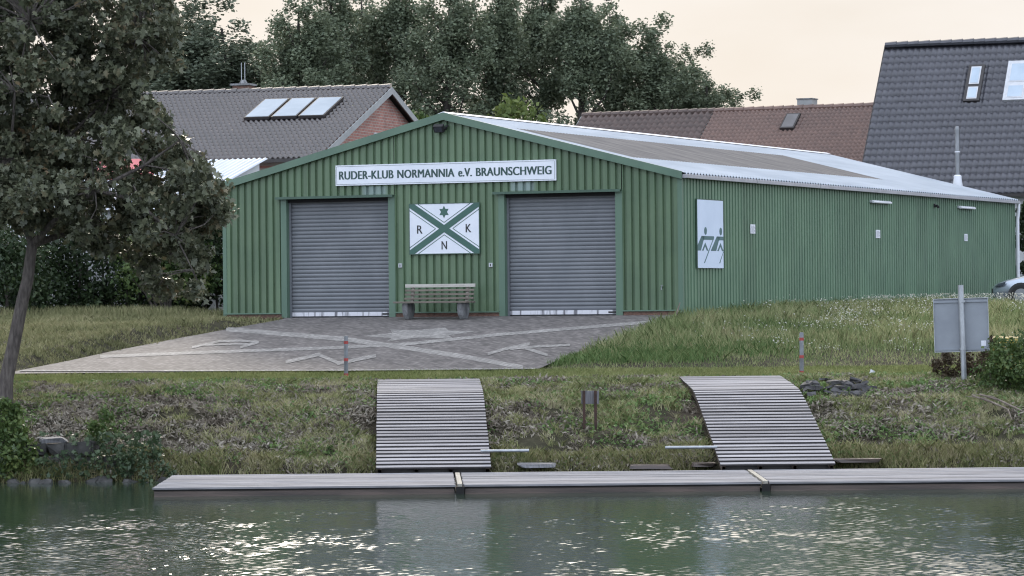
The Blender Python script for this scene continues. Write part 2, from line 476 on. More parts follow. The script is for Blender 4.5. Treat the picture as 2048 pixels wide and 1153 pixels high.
# ------------------------------------------------------------------ the terrain
YAW = math.radians(24.436)
RX, RY = math.cos(YAW), -math.sin(YAW)      # along the facade, to the right
EX, EY = math.sin(YAW), math.cos(YAW)       # into the depth, along the side wall
CX, CY, CZ = 3.997, 80.0, ZC - 0.3912       # right front corner of the boathouse, floor level
BW, BL = 12.28, 27.98
def S(x, y, z=0.0):
    return Vector((CX + RX * x + EX * y, CY + RY * x + EY * y, CZ + z))
def to_local(X, Y):
    dx, dy = X - CX, Y - CY
    return dx * RX + dy * RY, dx * EX + dy * EY
Y_FRONT, Z_FRONT = 70.4, 1.725
def y_facade(X): return CY + (X - CX) * RY / RX
def z_terrace(X, Y):
    yf = y_facade(X)
    u = np.clip((yf - Y) / (yf - Y_FRONT), 0, 1.15)
    return CZ + (Z_FRONT - CZ) * u
def on_terrace(px, py, lift=0.0):
    d = ray(px, py)
    a, b = 60.0, 100.0
    for _ in range(50):
        t = 0.5 * (a + b)
        if ZC + d[2] * t > z_terrace(d[0] * t, t) + lift: a = t
        else: b = t
    return Vector((d[0] * t, t, ZC + d[2] * t))
_l = [on_terrace(*p) for p in ((31, 742), (139, 721), (225, 702), (347, 678), (461, 657), (566, 638))]
_r = [on_terrace(*p) for p in ((1078, 737), (1129, 714), (1219, 682), (1309, 644), (1350, 632))]
def XL(Y): return np.interp(Y, [p.y for p in _l], [p.x for p in _l])
def XR(Y): return np.interp(Y, [p.y for p in _r], [p.x for p in _r])
RAMPS = [(-2.42, -2.69, 2.02), (3.636, 3.297, 2.02)]      # left edge at the foot and at the top, width
def T(X, Y, rough=True):
    X = np.asarray(X, float); Y = np.asarray(Y, float)
    wob = (fbm(X * 0.7, X * 0 + 3.3, 5) - 0.5) * 0.5
    Yb = Y + wob * sstep(59.5, 60.5, Y) * (1 - sstep(62, 64, Y))
    bank = np.interp(Yb, [-400, -3, 0, 4, 59, 60.75, 60.95, 61.15, 62, 64, 66, 68, 70.3],
                     [1.3, 1.3, 0.9, -1.4, -1.4, -0.5, 0.06, 0.22, 0.46, 1.06, 1.36, 1.50, 1.68])
    cap = 2.70 + 0.14 * sstep(-6.5, -9.5, X)
    left = np.minimum(np.interp(Y, [70.3, 74, 79, 86, 400], [1.68, 2.18, 2.62, 2.84, 2.9]), cap)
    right = np.interp(Y, [70.3, 73, 78, 83, 400], [1.68, 2.0, 2.5, 2.8, 2.9])
    ter = z_terrace(X, Y) - 0.07
    xl, xr = XL(Y), XR(Y)
    k = sstep(-0.35, 0.35, X - (xl + xr) / 2)
    back = np.where(X < xl, left, np.where(X > xr, right, ter))
    back = np.where((X < xl) & (X > xl - 0.7), ter + (left - ter) * sstep(0.0, 0.7, xl - X), back)
    back = np.where((X > xr) & (X < xr + 0.9), ter + (right - ter) * sstep(0.0, 0.9, X - xr), back)
    lx, ly = to_local(X, Y)
    inside = (lx > -BW + 0.1) & (lx < -0.1) & (ly > -0.05) & (ly < BL)
    beyond = Y > y_facade(X)
    plain = np.where(lx > -BW / 2, right, left)
    back = np.where(beyond, plain, back)
    near_f = (ly > -0.9) & (ly <= 0) & (lx > -BW - 0.5) & (lx < -10.4)
    back = np.where(near_f, np.minimum(back, CZ - 0.03), back)
    back = np.where(inside, CZ - 0.25, back)
    z = np.where(Y < 70.3, bank, np.where(Y < 70.9, bank + (back - bank) * sstep(70.3, 70.9, Y), back))
    if rough:
        on_pave = (X > xl - 0.1) & (X < xr + 0.1) & (Y > 70.2) & (Y < y_facade(X) + 0.2)
        amp = np.where(on_pave | inside, 0.0, 1.0) * sstep(60.9, 61.6, Y)
        slope_amp = 0.24 * (1 - sstep(64.5, 68, Y)) + 0.05
        for xl0, xl1, w in RAMPS:      # trodden even under the ramps
            xr0 = xl0 + (xl1 - xl0) * (Y - 60.05) / 7.95
            under = sstep(-.25, .05, X - xr0) * sstep(-.25, .05, xr0 + w - X) * (1 - sstep(68, 68.6, Y))
            amp = amp * (1 - under)
            z = z - 0.05 * under * sstep(61.2, 62, Y)
        z = z + amp * slope_amp * (fbm(X * 1.9, Y * 1.9, 2) - 0.5)
    return z
def ground(px, py, lift=0.0):
    d = ray(px, py)
    t = 61.0
    while t < 150:
        if ZC + d[2] * t < float(T(d[0] * t, t, False)) + lift: break
        t += 0.05
    return Vector((d[0] * t, t, ZC + d[2] * t))
def on_ground(x, y, lift=0.0):
    return Vector((x, y, float(T(x, y)) + lift))

def axis(spans):
    out = []
    for a, b, st in spans:
        out.append(np.arange(a, b - 1e-6, st))
    return np.concatenate(out + [np.array([spans[-1][1]])])
gx = axis([(-900, -100, 80), (-100, -20, 5), (-20, 20, 0.16), (20, 100, 5), (100, 900, 80)])
gy = axis([(-400, -20, 40), (-20, 58, 3), (58, 60.4, 0.4), (60.4, 87, 0.14), (87, 120, 1.0), (120, 300, 15), (300, 1800, 150)])
GX, GY = np.meshgrid(gx, gy)
m_ground, n, l, b = new_mat('bank_earth')
v = coords(n, l)
t1 = noise_node(n, l, v, 0.55, 6, 0.65)
t2 = noise_node(n, l, v, 7.0, 6, 0.75)
r1 = ramp(n, [(0.32, (0.075, 0.062, 0.05)), (0.48, (0.05, 0.05, 0.033)), (0.66, (0.10, 0.092, 0.066))])
r2 = ramp(n, [(0.3, (0.45, 0.43, 0.42)), (0.7, (1.25, 1.2, 1.1))])
l.new(t1.outputs['Fac'], r1.inputs[0]); l.new(t2.outputs['Fac'], r2.inputs[0])
mm = n.new('ShaderNodeMix'); mm.data_type = 'RGBA'; mm.blend_type = 'MULTIPLY'; mm.inputs['Factor'].default_value = 1
l.new(r1.outputs[0], mm.inputs['A']); l.new(r2.outputs[0], mm.inputs['B'])
l.new(mm.outputs['Result'], b.inputs['Base Color'])
b.inputs['Roughness'].default_value = 0.95
b.inputs['Specular IOR Level'].default_value = 0.15
bp = n.new('ShaderNodeBump'); bp.inputs['Strength'].default_value = 0.9; bp.inputs['Distance'].default_value = 0.05
l.new(t2.outputs['Fac'], bp.inputs['Height']); l.new(bp.outputs[0], b.inputs['Normal'])
o = mesh_np('ground', np.stack([GX.ravel(), GY.ravel(), T(GX, GY).ravel()], 1), grid_faces(len(gx), len(gy)), m_ground, smooth=True)
props(o, 'grassy canal bank and lawns rising from the water', None, None, 'structure')

# ------------------------------------------------------------------ the canal
wx = axis([(-400, -60, 40), (-60, -9.4, 1.5), (-9.4, 9.4, 0.022), (9.4, 60, 1.5), (60, 400, 40)])
wy = axis([(-4, 30, 2.0), (30, 37, 0.4), (37, 57.6, 0.036), (57.6, 63.0, 0.3)])
WX, WY = np.meshgrid(wx, wy)
def waves(X, Y):
    z = np.zeros_like(X)
    r = np.random.default_rng(5)
    for k in range(56):
        lam = 0.065 * (4.2 ** r.random())
        ang = math.radians(90 + r.normal(0, 48))
        kx, ky = math.cos(ang) * 2 * math.pi / lam, math.sin(ang) * 2 * math.pi / lam
        slope = 0.0165 * r.uniform(0.6, 1.4)
        wx_ = X + 0.05 * np.sin(Y * 2.1 + k); wy_ = Y + 0.05 * np.sin(X * 1.9 + 2 * k)
        z += slope * lam / (2 * math.pi) * np.sin(kx * wx_ + ky * wy_ + r.uniform(0, 6.28))
    return z
# breeze patches: ruffled water left and right, calmer in the lee of the jetty
drift = WX + 0.9 * (fbm(WX * 0.25, WY * 0.2, 33, 3) - 0.5) * 6
gust = 0.42 + 0.30 * np.exp(-((drift + 4.6) / 2.2) ** 2) + 0.30 * np.exp(-((drift - 4.3) / 2.7) ** 2) + 0.22 * (1 - sstep(38.5, 43, WY))
wa = 0.45 + 1.1 * fbm(WX * 0.5 + 4, WY * 0.22, 21, 4)
wa *= 0.55 + 0.9 * noise2(WX * 1.6, WY * 0.7, 77)
fade = 0.30 + 0.70 * (1 - sstep(48, 57, WY))
fade2 = np.where((WY < 30) | (np.abs(WX) > 9.3), 0.0, 1.0)
WZ = waves(WX, WY) * wa * gust * fade * fade2 - 0.03
m_water, n, l, b = new_mat('canal_water')
b.inputs['Base Color'].default_value = (0.024, 0.042, 0.027, 1)
b.inputs['Roughness'].default_value = 0.04
b.inputs['IOR'].default_value = 1.333
v = coords(n, l, (1.0, 0.8, 1))
t = noise_node(n, l, v, 13.0, 4)
bp = n.new('ShaderNodeBump'); bp.inputs['Strength'].default_value = 0.10; bp.inputs['Distance'].default_value = 0.02
l.new(t.outputs['Fac'], bp.inputs['Height']); l.new(bp.outputs[0], b.inputs['Normal'])
o = mesh_np('water', np.stack([WX.ravel(), WY.ravel(), WZ.ravel()], 1), grid_faces(len(wx), len(wy)), m_water, smooth=True)
props(o, 'dark green rippled canal water glinting with sky', None, None, 'structure')

# ------------------------------------------------------------------ the paved forecourt
ny, nx = 120, 60
rows = []
Yf0 = np.linspace(0, 1, ny)
V = []
for s_ in Yf0:
    for t_ in np.linspace(0, 1, nx):
        # walk from the front edge to the facade along the terrace sides
        yl = Y_FRONT + s_ * (y_facade(XL(84.6)) - 0.02 - Y_FRONT)
        yr = Y_FRONT + s_ * (y_facade(XR(80.2)) - 0.02 - Y_FRONT)
        Y = yl + (yr - yl) * t_
        X = XL(yl) + (XR(yr) - XL(yl)) * t_
        V.append((X, Y, float(z_terrace(X, Y))))
o = mesh_np('paving', V, grid_faces(nx, ny), MT['paver'])
props(o, 'grey block paved forecourt sloping up to the boathouse doors', None, None, 'structure')
def stroke(pts, w):
    """quads of a band with vertical pixel thickness w along pixel points, laid on the paving"""
    vs, fs = [], []
    P = []
    for i in range(len(pts) - 1):
        a, c = pts[i], pts[i + 1]
        k = max(2, int(abs(c[0] - a[0]) / 12))
        for j in range(k + (i == len(pts) - 2)):
            P.append((a[0] + (c[0] - a[0]) * j / k, a[1] + (c[1] - a[1]) * j / k, i))
    return P
def lay(name, strips, polys, lift):
    mb = MB()
    for pts, w in strips:
        P = stroke(pts, w)
        vs = []
        for (x, y, i) in P:
            vs.append(on_terrace(x, y - w / 2, lift)); vs.append(on_terrace(x, y + w / 2, lift))
        mb.add(vs, [(2*i, 2*i+1, 2*i+3, 2*i+2) for i in range(len(P) - 1)])
    for poly in polys:
        c = (sum(p[0] for p in poly) / len(poly), sum(p[1] for p in poly) / len(poly))
        vs = [on_terrace(*c, lift)] + [on_terrace(*p, lift) for p in poly]
        k = len(poly)
        mb.add(vs, [(0, 1 + i, 1 + (i + 1) % k) for i in range(k)])
    o = mb.build(name, MT['paver_light'])
    return o
o = lay('paving_cross', [([(452, 658), (690, 678), (823, 697), (945, 716), (1046, 735)], 9)], [], 0.004)
props(o, 'pale stripe laid in the forecourt paving, star side to front corner', None, None, 'structure')
o = lay('paving_cross', [([(200, 713), (368, 706), (690, 694.5), (823, 687), (997, 669), (1309, 643)], 6)], [], 0.007)
props(o, 'pale stripe crossing the forecourt paving from left edge', None, None, 'structure')
o = lay('paving_star', [], [[(724, 672), (784, 666), (780, 658.5), (832, 660.5), (890, 655), (897, 661), (952, 662), (897, 670.5), (907, 677), (838, 675), (774, 682), (784, 676)]], 0.004)
props(o, 'pale star laid in the forecourt paving', None, None, 'structure')
o = lay('paving_letters', [([(384, 694.5), (440, 682), (478, 681), (518, 684)], 4.5), ([(518, 684), (500, 689), (480, 694.5)], 5), ([(410, 690), (470, 687.5), (500, 688)], 3.5),
                           ([(571, 724), (637, 709)], 7), ([(637, 709), (678, 726.5)], 7), ([(674, 727), (752, 711)], 7),
                           ([(975, 708), (1012, 697), (1059, 687.5)], 6), ([(1020, 698), (1056, 694), (1140, 689.5)], 4.5), ([(1050, 696), (1095, 710)], 6)], [], 0.010)
props(o, 'pale letters R N K laid in the forecourt paving', None, None, 'structure')
o = lay('paving_edge', [([(40, 741), (400, 741), (700, 740), (1070, 736.5)], 2.5)], [], 0.013)
props(o, 'pale kerb row along the front of the forecourt', None, None, 'structure')

# ------------------------------------------------------------------ the boathouse
house = empty('boathouse', (CX, CY, CZ), -YAW, 'long green corrugated metal boathouse with shallow pale roof and two roller doors', 'boathouse')
ZE, ZP = 3.34, 4.90           # roof surface at the eave and at the ridge (above the floor)
PITCH = 0.2
DOORS = [(-10.4855, -7.6848), (-4.5638, -1.6916)]
ZD = 2.90
def z_roof(x):
    return ZE + (ZP - ZE) * (1 - abs(x + BW / 2) / (BW / 2))
def trapezoid(a, b, pitch=PITCH, depth=0.055):
    """(pos, out) points of a ribbed sheet from a to b"""
    pts = [(a, 0.0)]
    k = math.floor(a / pitch)
    while k * pitch < b:
        base = k * pitch
        for q, d in ((0.0, 0.0), (0.112, 0.0), (0.126, depth), (0.184, depth), (0.198, 0.0)):
            p = base + q * pitch / 0.2
            if a < p < b and p - pts[-1][0] > 1e-4:
                pts.append((p, d))
        k += 1
    pts.append((b, 0.0))
    return pts
def sheet_x(mb, a, b, z0, z1, yoff=0.0):
    P = trapezoid(a, b)
    vs, fs = [], []
    for (x, d) in P:
        vs.append((x, yoff + d, z0(x) if callable(z0) else z0)); vs.append((x, yoff + d, z1(x) if callable(z1) else z1))
    for i in range(len(P) - 1):
        fs.append((2*i, 2*i+2, 2*i+3, 2*i+1))
    mb.add(vs, fs)
mb = MB()
J = 0.16         # trim beside the doors
zt = lambda x: z_roof(x) - 0.06
ZB = 0.12
xs = [(-BW, DOORS[0][0] - J), (DOORS[0][1] + J, DOORS[1][0] - J), (DOORS[1][1] + J, -0.10)]
for a, b_ in xs: sheet_x(mb, a + 0.02, b_, ZB, zt)
for a, b_ in DOORS: sheet_x(mb, a - J, b_ + J, ZD + 0.06, zt)
mb.build('front_wall', sheet_mat('green_front_sheets', (0.116, 0.178, 0.102), (0.09, 0.146, 0.085), 'X', 1.0, ((-8.05, 3.09, .42, .13), (-4.1, 3.10, .40, .13))), house)
mb = MB()
P = trapezoid(0.08, BL, 0.2, 0.065)
vs = []
for (y, d) in P:
    vs += [(-d, y, -0.05), (-d, y, ZE - 0.05)]
mb.add(vs, [(2*i, 2*i+2, 2*i+3, 2*i+1) for i in range(len(P) - 1)])
mb.build('side_wall', sheet_mat('green_side_sheets', (0.122, 0.208, 0.132), (0.095, 0.17, 0.11), 'Y'), house)
mb = MB()
mb.add([(-BW, 0, -.1), (-BW, BL, -.1), (-BW, BL, ZE - .06), (-BW, 0, ZE - .06)], [(0, 1, 2, 3)])
mb.add([(-BW, BL, -.1), (0, BL, -.1), (0, BL, ZE - .06), (-BW/2, BL, ZP - .06), (-BW, BL, ZE - .06)], [(0, 1, 2, 3, 4)])
mb.build('rear_wall', MT['green_side'], house)
# corner flashings
MB().box((-0.10, -0.012, 0.05), (0.012, 0.0, ZE - 0.1)).box((0.0, 0.0, 0.05), (0.012, 0.09, ZE - 0.1)).build('corner_trim', MT['green'], house)
MB().box((-BW - 0.012, -0.012, 0.05), (-BW + 0.09, 0.0, ZE - 0.1)).build('corner_trim', MT['green'], house)
for a, b_ in DOORS:      # door surrounds
    for q in (((a - J - 0.001, -0.015, 0.0), (a - 0.004, 0.02, ZD + 0.055)), ((b_ + 0.004, -0.015, 0.0), (b_ + J + 0.021, 0.02, ZD + 0.055)),
              ((a - 0.004, 0.021, 0), (a, 0.30, ZD)), ((b_, 0.021, 0), (b_ + 0.004, 0.30, ZD))):
        MB().box(*q).build('door_jamb', MT['green'], house)
    mb = MB()
    mb.box((a - J - 0.10, -0.121, ZD + 0.055), (b_ + J + 0.02, 0.03, ZD + 0.075)); mb.box((a - J - 0.10, -0.135, ZD + 0.02), (b_ + J + 0.02, -0.122, ZD + 0.08))
    mb.build('door_canopy', MT['green_dark'], house)
mb = MB()      # base flashing and footing
for a, b_ in xs: MB().box((a + 0.02, -0.05, ZB - 0.03), (b_, 0.02, ZB)).build('base_flashing', MT['green'], house)
mb = MB()
for a, b_ in xs: mb.box((a + 0.03, 0.0, -0.3), (b_ + 0.02, 0.10, ZB - 0.03))
mb.box((-0.12, 0.05, -0.3), (-0.045, BL, -0.05))
mb.build('footing', MT['brick_plinth'], house)
# verge trim along the gable
mb = MB()
xm = -BW / 2
for xa, xb in ((-BW - 0.09, xm), (xm, 0.03)):
    za, zb = z_roof(max(xa, -BW)) - (0.025 if xa < -BW else 0), z_roof(min(xb, 0.0)) - (0.01 if xb > 0 else 0)
    mb.prism([(xa, -0.085, za - 0.12), (xb, -0.085, zb - 0.12), (xb, -0.085, zb + 0.035), (xa, -0.085, za + 0.035)], (0, 0.05, 0))
mb.build('verge_trim', MT['green'], house)
mb = MB()
for xa, xb in ((-BW - 0.09, xm), (xm, 0.03)):
    za, zb = z_roof(max(xa, -BW)) - (0.025 if xa < -BW else 0), z_roof(min(xb, 0.0)) - (0.01 if xb > 0 else 0)
    mb.prism([(xa, -0.10, za - 0.145), (xb, -0.10, zb - 0.145), (xb, -0.10, zb - 0.121), (xa, -0.10, za - 0.121)], (0, 0.08, 0))
mb.build('verge_drip', MT['green'], house)

# roof: corrugated sheets, a weathered field in the right slope
def local_ray(px, py):
    d = ray(px, py)
    o = Vector((0, 0, ZC)) - Vector((CX, CY, CZ))
    f = lambda q: Vector((q[0] * RX + q[1] * RY, q[0] * EX + q[1] * EY, q[2]))
    return f(o), f(d)
def hit_plane(o, d, p, nrm):
    t = (Vector(p) - o).dot(nrm) / d.dot(nrm)
    return o + d * t
n_roof = Vector((ZP - ZE, 0, BW / 2)).normalized()
def on_roof(px, py):
    return hit_plane(*local_ray(px, py), (0, 0, ZE), n_roof)
def on_front(px, py):
    return hit_plane(*local_ray(px, py), (0, 0, 0), Vector((0, 1, 0)))
def on_side(px, py):
    return hit_plane(*local_ray(px, py), (0, 0, 0), Vector((1, 0, 0)))
pa, pb, pc = on_roof(1097, 265), on_roof(1228, 318), on_roof(1738, 354)
old_x0, old_x1, old_y0, old_y1 = pa.x, (pb.x + pc.x) / 2, (pa.y + pb.y) / 2, pc.y
print('OLD FIELD', old_x0, old_x1, old_y0, old_y1)
def roof_sheet(name, x0, x1, y0, y1, m, par, lift=0.0, seg=10):
    ys = np.arange(y0, y1 + 1e-6, PITCH / 8)
    xs_ = np.linspace(x0, x1, seg)
    X, Y = np.meshgrid(xs_, ys)
    Z = ZE + (ZP - ZE) * (1 - np.abs(X + BW / 2) / (BW / 2)) + 0.027 * np.cos(Y / PITCH * 2 * math.pi) + lift
    return mesh_np(name, np.stack([X.ravel(), Y.ravel(), Z.ravel()], 1), grid_faces(seg, len(ys)), m, par, smooth=True)
y0r, y1r = -0.03, BL + 0.05
roof = roof_sheet('roof', xm, old_x0, y0r, y1r, MT['roof'], house)
roof_sheet('roof_sheet', old_x0, old_x1, old_y0, old_y1, MT['roof_old'], roof)['label'] = 'weathered grey brown field of roof sheets'
roof_sheet('roof_sheet', old_x0, old_x1, y0r, old_y0, MT['roof'], roof)
roof_sheet('roof_sheet', old_x0, old_x1, old_y1, y1r, MT['roof'], roof)
roof_sheet('roof_sheet', old_x1, 0.09, y0r, y1r, MT['roof'], roof)
roof_sheet('roof_sheet', -BW - 0.12, xm, y0r, y1r, MT['roof'], roof)
mb = MB()
mb.prism([(xm - 0.16, y0r - 0.05, ZP + 0.0), (xm, y0r - 0.05, ZP + 0.055), (xm + 0.16, y0r - 0.05, ZP + 0.0), (xm, y0r - 0.05, ZP + 0.02)], (0, BL + 0.13, 0))
mb.build('ridge_cap', MT['white_pipe'], roof)
# gutter and downpipe
mb = MB()
mb.box((0.03, -0.03, ZE - 0.135), (0.15, BL + 0.08, ZE - 0.045))
mb.build('gutter', MT['gutter'], house, bevel=0.01)
for k in range(1, 6): MB().box((0.151, k * 4.7, ZE - 0.14), (0.157, k * 4.7 + 0.04, ZE - 0.04)).build('gutter_bracket', MT['galv'], house)
mb = MB()
mb.tube([(0.10, BL + 0.02, ZE - 0.1), (0.10, BL + 0.02, ZE - 0.35), (0.07, BL + 0.0, ZE - 0.6), (0.07, BL + 0.0, -0.2)], 0.055, 12)
mb.build('downpipe', MT['white_pipe'], house, smooth=True)

# roller doors
for a, b_ in DOORS:
    mb = MB()
    prof = []
    pitch = 0.0955
    z = 0.13
    while z < ZD - 0.02:
        for q, d in ((0.0, 0.012), (0.006, 0.0), (0.030, -0.012), (0.058, -0.014), (0.084, -0.004), (0.090, 0.010)):
            zz = z + q
            if zz < ZD: prof.append((zz, d))
        z += pitch
    vs = []
    for zz, d in prof: vs += [(a, 0.20 + d, zz), (b_, 0.20 + d, zz)]
    mb.add(vs, [(2*i, 2*i+1, 2*i+3, 2*i+2) for i in range(len(prof) - 1)])
    dr = mb.build('roller_door', MT['door'], house)
    mb = MB(); mb.box((a + 0.01, 0.172, 0.03), (b_ - 0.01, 0.21, 0.128))
    mb.build('bottom_rail', MT['door_rail'], dr)
    mb = MB(); mb.box((b_ - 0.27, 0.166, 0.055), (b_ - 0.03, 0.1715, 0.095))
    mb.build('rail_plate', MT['dark'], dr)
    mb = MB(); mb.box((a + 0.005, 0.18, 0.0), (b_ - 0.005, 0.212, 0.0295))
    mb.build('rubber_seal', MT['dark'], dr)
    mb = MB(); mb.box((a, 0.23, 0.0), (b_, 0.28, ZD + 0.05)); mb.box((a, 0.06, ZD - 0.06), (b_, 0.24, ZD + 0.05))
    mb.build('door_housing', MT['shadow_gap'], dr)
    for xa in (a + .001, b_ - .045): MB().box((xa, 0.12, 0.0), (xa + .044, 0.165, ZD)).build('guide_rail', MT['door'], dr)

# ------------------------------------------------------------------ signs and fittings on the boathouse
def text_mesh(name, body, m, parent, width, height, origin, xdir, zdir, extr=0.004, fat=0.0, spacing=1.0, bold=0.0):
    c = bpy.data.curves.new(name, 'FONT')
    c.body = body
    c.size = 1.0
    c.offset = bold
    c.space_character = spacing
    c.extrude = 0.0
    to = bpy.data.objects.new(name, c)
    COL.objects.link(to)
    dg = bpy.context.evaluated_depsgraph_get()
    me = bpy.data.meshes.new_from_object(to.evaluated_get(dg))
    bpy.data.objects.remove(to)
    bpy.data.curves.remove(c)
    co = np.zeros(len(me.vertices) * 3, dtype=np.float32)
    me.vertices.foreach_get('co', co)
    co = co.reshape(-1, 3)
    lo, hi = co.min(0), co.max(0)
    u = (co[:, 0] - lo[0]) / (hi[0] - lo[0]) * width
    w = (co[:, 1] - lo[1]) / (hi[1] - lo[1]) * height
    nrm = Vector(xdir).cross(Vector(zdir))
    P = np.array(origin)[None] + u[:, None] * np.array(xdir)[None] + w[:, None] * np.array(zdir)[None] + np.array(nrm)[None] * extr
    me.vertices.foreach_set('co', P.astype(np.float32).ravel())
    if fat:
        fs = [tuple(p.vertices) for p in me.polygons]
        n0 = len(P); X_, N_ = np.array(xdir), np.array(nrm)
        copies = [P + X_ * fat * q + N_ * 0.0007 * i for i, q in enumerate((-.5, 0, .5))]
        bpy.data.meshes.remove(me)
        me = bpy.data.meshes.new(name)
        me.from_pydata(np.concatenate(copies).tolist(), [], [tuple(v_ + i * n0 for v_ in f) for i in range(3) for f in fs])
    me.name = name
    me.update()
    return link_mesh(name, me, m, parent)
def facade_thing(name, x, z, label, cat, yoff=0.0, group=None):
    return empty(name, S(x, yoff, z), -YAW, label, cat, group)
UX, UZ = (1, 0, 0), (0, 0, 1)
# long name board
a, c = on_front(673, 372), on_front(1113, 319)
sw, sh = c.x - a.x, 0.5 * ((c.z - on_front(1113, 361).z) + (on_front(673, 331).z - a.z))
z_mid = 0.25 * (a.z + c.z + on_front(1113, 361).z + on_front(673, 331).z)
sg = facade_thing('club_sign', (a.x + c.x) / 2, z_mid - sh / 2, 'long white board with dark green rowing club name above the roller doors', 'sign', -0.03)
mb = MB(); mb.box((-sw / 2, -0.025, 0), (sw / 2, 0.025, sh)); mb.build('board', MT['white_board'], sg, bevel=0.004)
mb = MB()
for q in ((-sw/2+.03, .03, sw/2-.03, .036), (-sw/2+.03, sh-.036, sw/2-.03, sh-.03), (-sw/2+.03, .036, -sw/2+.036, sh-.036), (sw/2-.036, .036, sw/2-.03, sh-.036)):
    mb.box((q[0], -0.0285, q[1]), (q[2], -0.026, q[3]))
mb.build('border_line', MT['sign_green'], sg)
words_ = [('RUDER-KLUB', 0.018, 0.268), ('NORMANNIA', 0.288, 0.546), ('e.V.', 0.566, 0.625), ('BRAUNSCHWEIG', 0.646, 0.980)]
for wd, u0, u1 in words_:
    text_mesh('lettering', wd, MT['sign_green'], sg, (u1 - u0) * sw, 0.40 * sh, (-sw / 2 + u0 * sw, -0.0255, 0.30 * sh), UX, UZ, 0.003, 0.022, 1.05)
# emblem board
a, c = on_front(821.5, 508), on_front(959, 406)
ew, eh = c.x - a.x, c.z - a.z
em = facade_thing('emblem_board', (a.x + c.x) / 2, a.z, 'white emblem board with green diagonal cross, star and letters R K N', 'sign', -0.03)
mb = MB(); mb.box((-ew / 2, -0.02, 0), (ew / 2, 0.02, eh)); mb.build('board', MT['white_board'], em)
mb = MB()
for q in ((-ew/2-.018, 0, -ew/2, eh), (ew/2, 0, ew/2+.018, eh), (-ew/2-.018, eh, ew/2+.018, eh+.018), (-ew/2-.018, -.018, ew/2+.018, 0)):
    mb.box((q[0], -0.026, q[1]), (q[2], 0.022, q[3]))
mb.build('frame', MT['green_dark'], em)
def clip_band(p0, p1, w, off=0.0):
    """band of half width w, shifted off, along p0-p1, clipped to the board rectangle"""
    p0, p1 = np.array(p0), np.array(p1)
    d = (p1 - p0) / np.linalg.norm(p1 - p0)
    nn = np.array([-d[1], d[0]])
    poly = [p0 - d * 1 + nn * (off - w), p1 + d * 1 + nn * (off - w), p1 + d * 1 + nn * (off + w), p0 - d * 1 + nn * (off + w)]
    for ax, lim, sgn in ((0, -ew/2, 1), (0, ew/2, -1), (1, 0, 1), (1, eh, -1)):
        out = []
        for i in range(len(poly)):
            A, B = poly[i], poly[(i + 1) % len(poly)]
            da, db = (A[ax] - lim) * sgn, (B[ax] - lim) * sgn
            if da >= 0: out.append(A)
            if da * db < 0: out.append(A + (B - A) * da / (da - db))
        poly = out
        if not poly: break
    return poly
k1 = ((-ew/2 + .03, eh - .02), (ew/2 - .03, .02))
k2 = ((-ew/2 + .03, .02), (ew/2 - .03, eh - .02))
lines = MB()
def seg_line(p, q, y=-0.0235, w=0.008):
    p, q = np.array(p), np.array(q)
    d = (q - p) / np.linalg.norm(q - p); nn = np.array([-d[1], d[0]]) * w
    lines.prism([(v_[0], y, v_[1]) for v_ in (p - nn, q - nn, q + nn, p + nn)], (0, 0.002, 0))
th_ = math.atan2(eh - .04, ew - .06)
cz_, off_ = eh / 2, .125
for sg_ in (-1, 1):
    ax_ = off_ / math.cos(th_)
    ex_ = (eh / 2 - ax_) / math.tan(th_)
    for q in (-1, 1): seg_line((0, cz_ + sg_ * ax_), (q * ex_, cz_ + sg_ * eh / 2))
    ay_ = off_ / math.sin(th_)
    ez_ = (ew / 2 - ay_) * math.tan(th_)
    for q in (-1, 1): seg_line((sg_ * ay_, cz_), (sg_ * ew / 2, cz_ + q * ez_))
lines.build('thin_line', MT['emblem_green'], em)
mb = MB()
for (p0, p1), yy in ((k1, -0.0245), (k2, -0.0262)):
    mb.prism([(q[0], yy, q[1]) for q in clip_band(p0, p1, 0.074)], (0, 0.003, 0))
mb.build('diagonal_cross', MT['emblem_green'], em)
mb = MB()
st = []
for i in range(12):
    rr = 0.15 if i % 2 == 0 else 0.085
    an = math.pi / 2 + i * math.pi / 6
    st.append((rr * math.cos(an) * 0.95, -0.0245, eh * 0.835 + rr * math.sin(an)))
mb.prism(st, (0, 0.003, 0)); mb.build('star', MT['emblem_green'], em)
for ch, cx_, cz2 in (('R', -ew * 0.353, eh * 0.49), ('K', ew * 0.35, eh * 0.50), ('N', 0.0, eh * 0.165)):
    text_mesh('lettering', ch, MT['letter_black'], em, 0.14, 0.20, (cx_ - 0.07, -0.0205, cz2 - 0.10), UX, UZ, 0.003, 0.010)
# rowing pictogram on the side wall
a, c = on_side(1391.5, 536), on_side(1442, 402)
pw, ph = c.y - a.y, c.z - a.z
MT['sky_tint_board'] = mat('white_panel_sky_tint', (0.60, 0.69, 0.83), (0.54, 0.63, 0.77), 0.4, 1.3)  # white board, the blue of the skylight put into its colour
pg = empty('rowing_sign', S(0.03, (a.y + c.y) / 2, a.z), -YAW + math.pi / 2, 'tall white panel with two teal rowers on the ribbed side wall', 'sign')
mb = MB(); mb.box((-pw / 2, -0.02, 0), (pw / 2, 0.015, ph)); mb.build('board', MT['sky_tint_board'], pg, bevel=0.003)
mb = MB()
for q in ((-pw/2-.02, -.01, -pw/2, ph+.02), (pw/2, -.01, pw/2+.02, ph+.02), (-pw/2, ph, pw/2, ph+.02)):
    mb.box((q[0], -0.022, q[1]), (q[2], 0.014, q[3]))
mb.build('frame', MT['green_dark'], pg)
mb = MB()
U = lambda u, w: (max(-pw/2 + .001, min(pw/2 - .001, -pw / 2 + u * pw)), -0.024, w * ph)
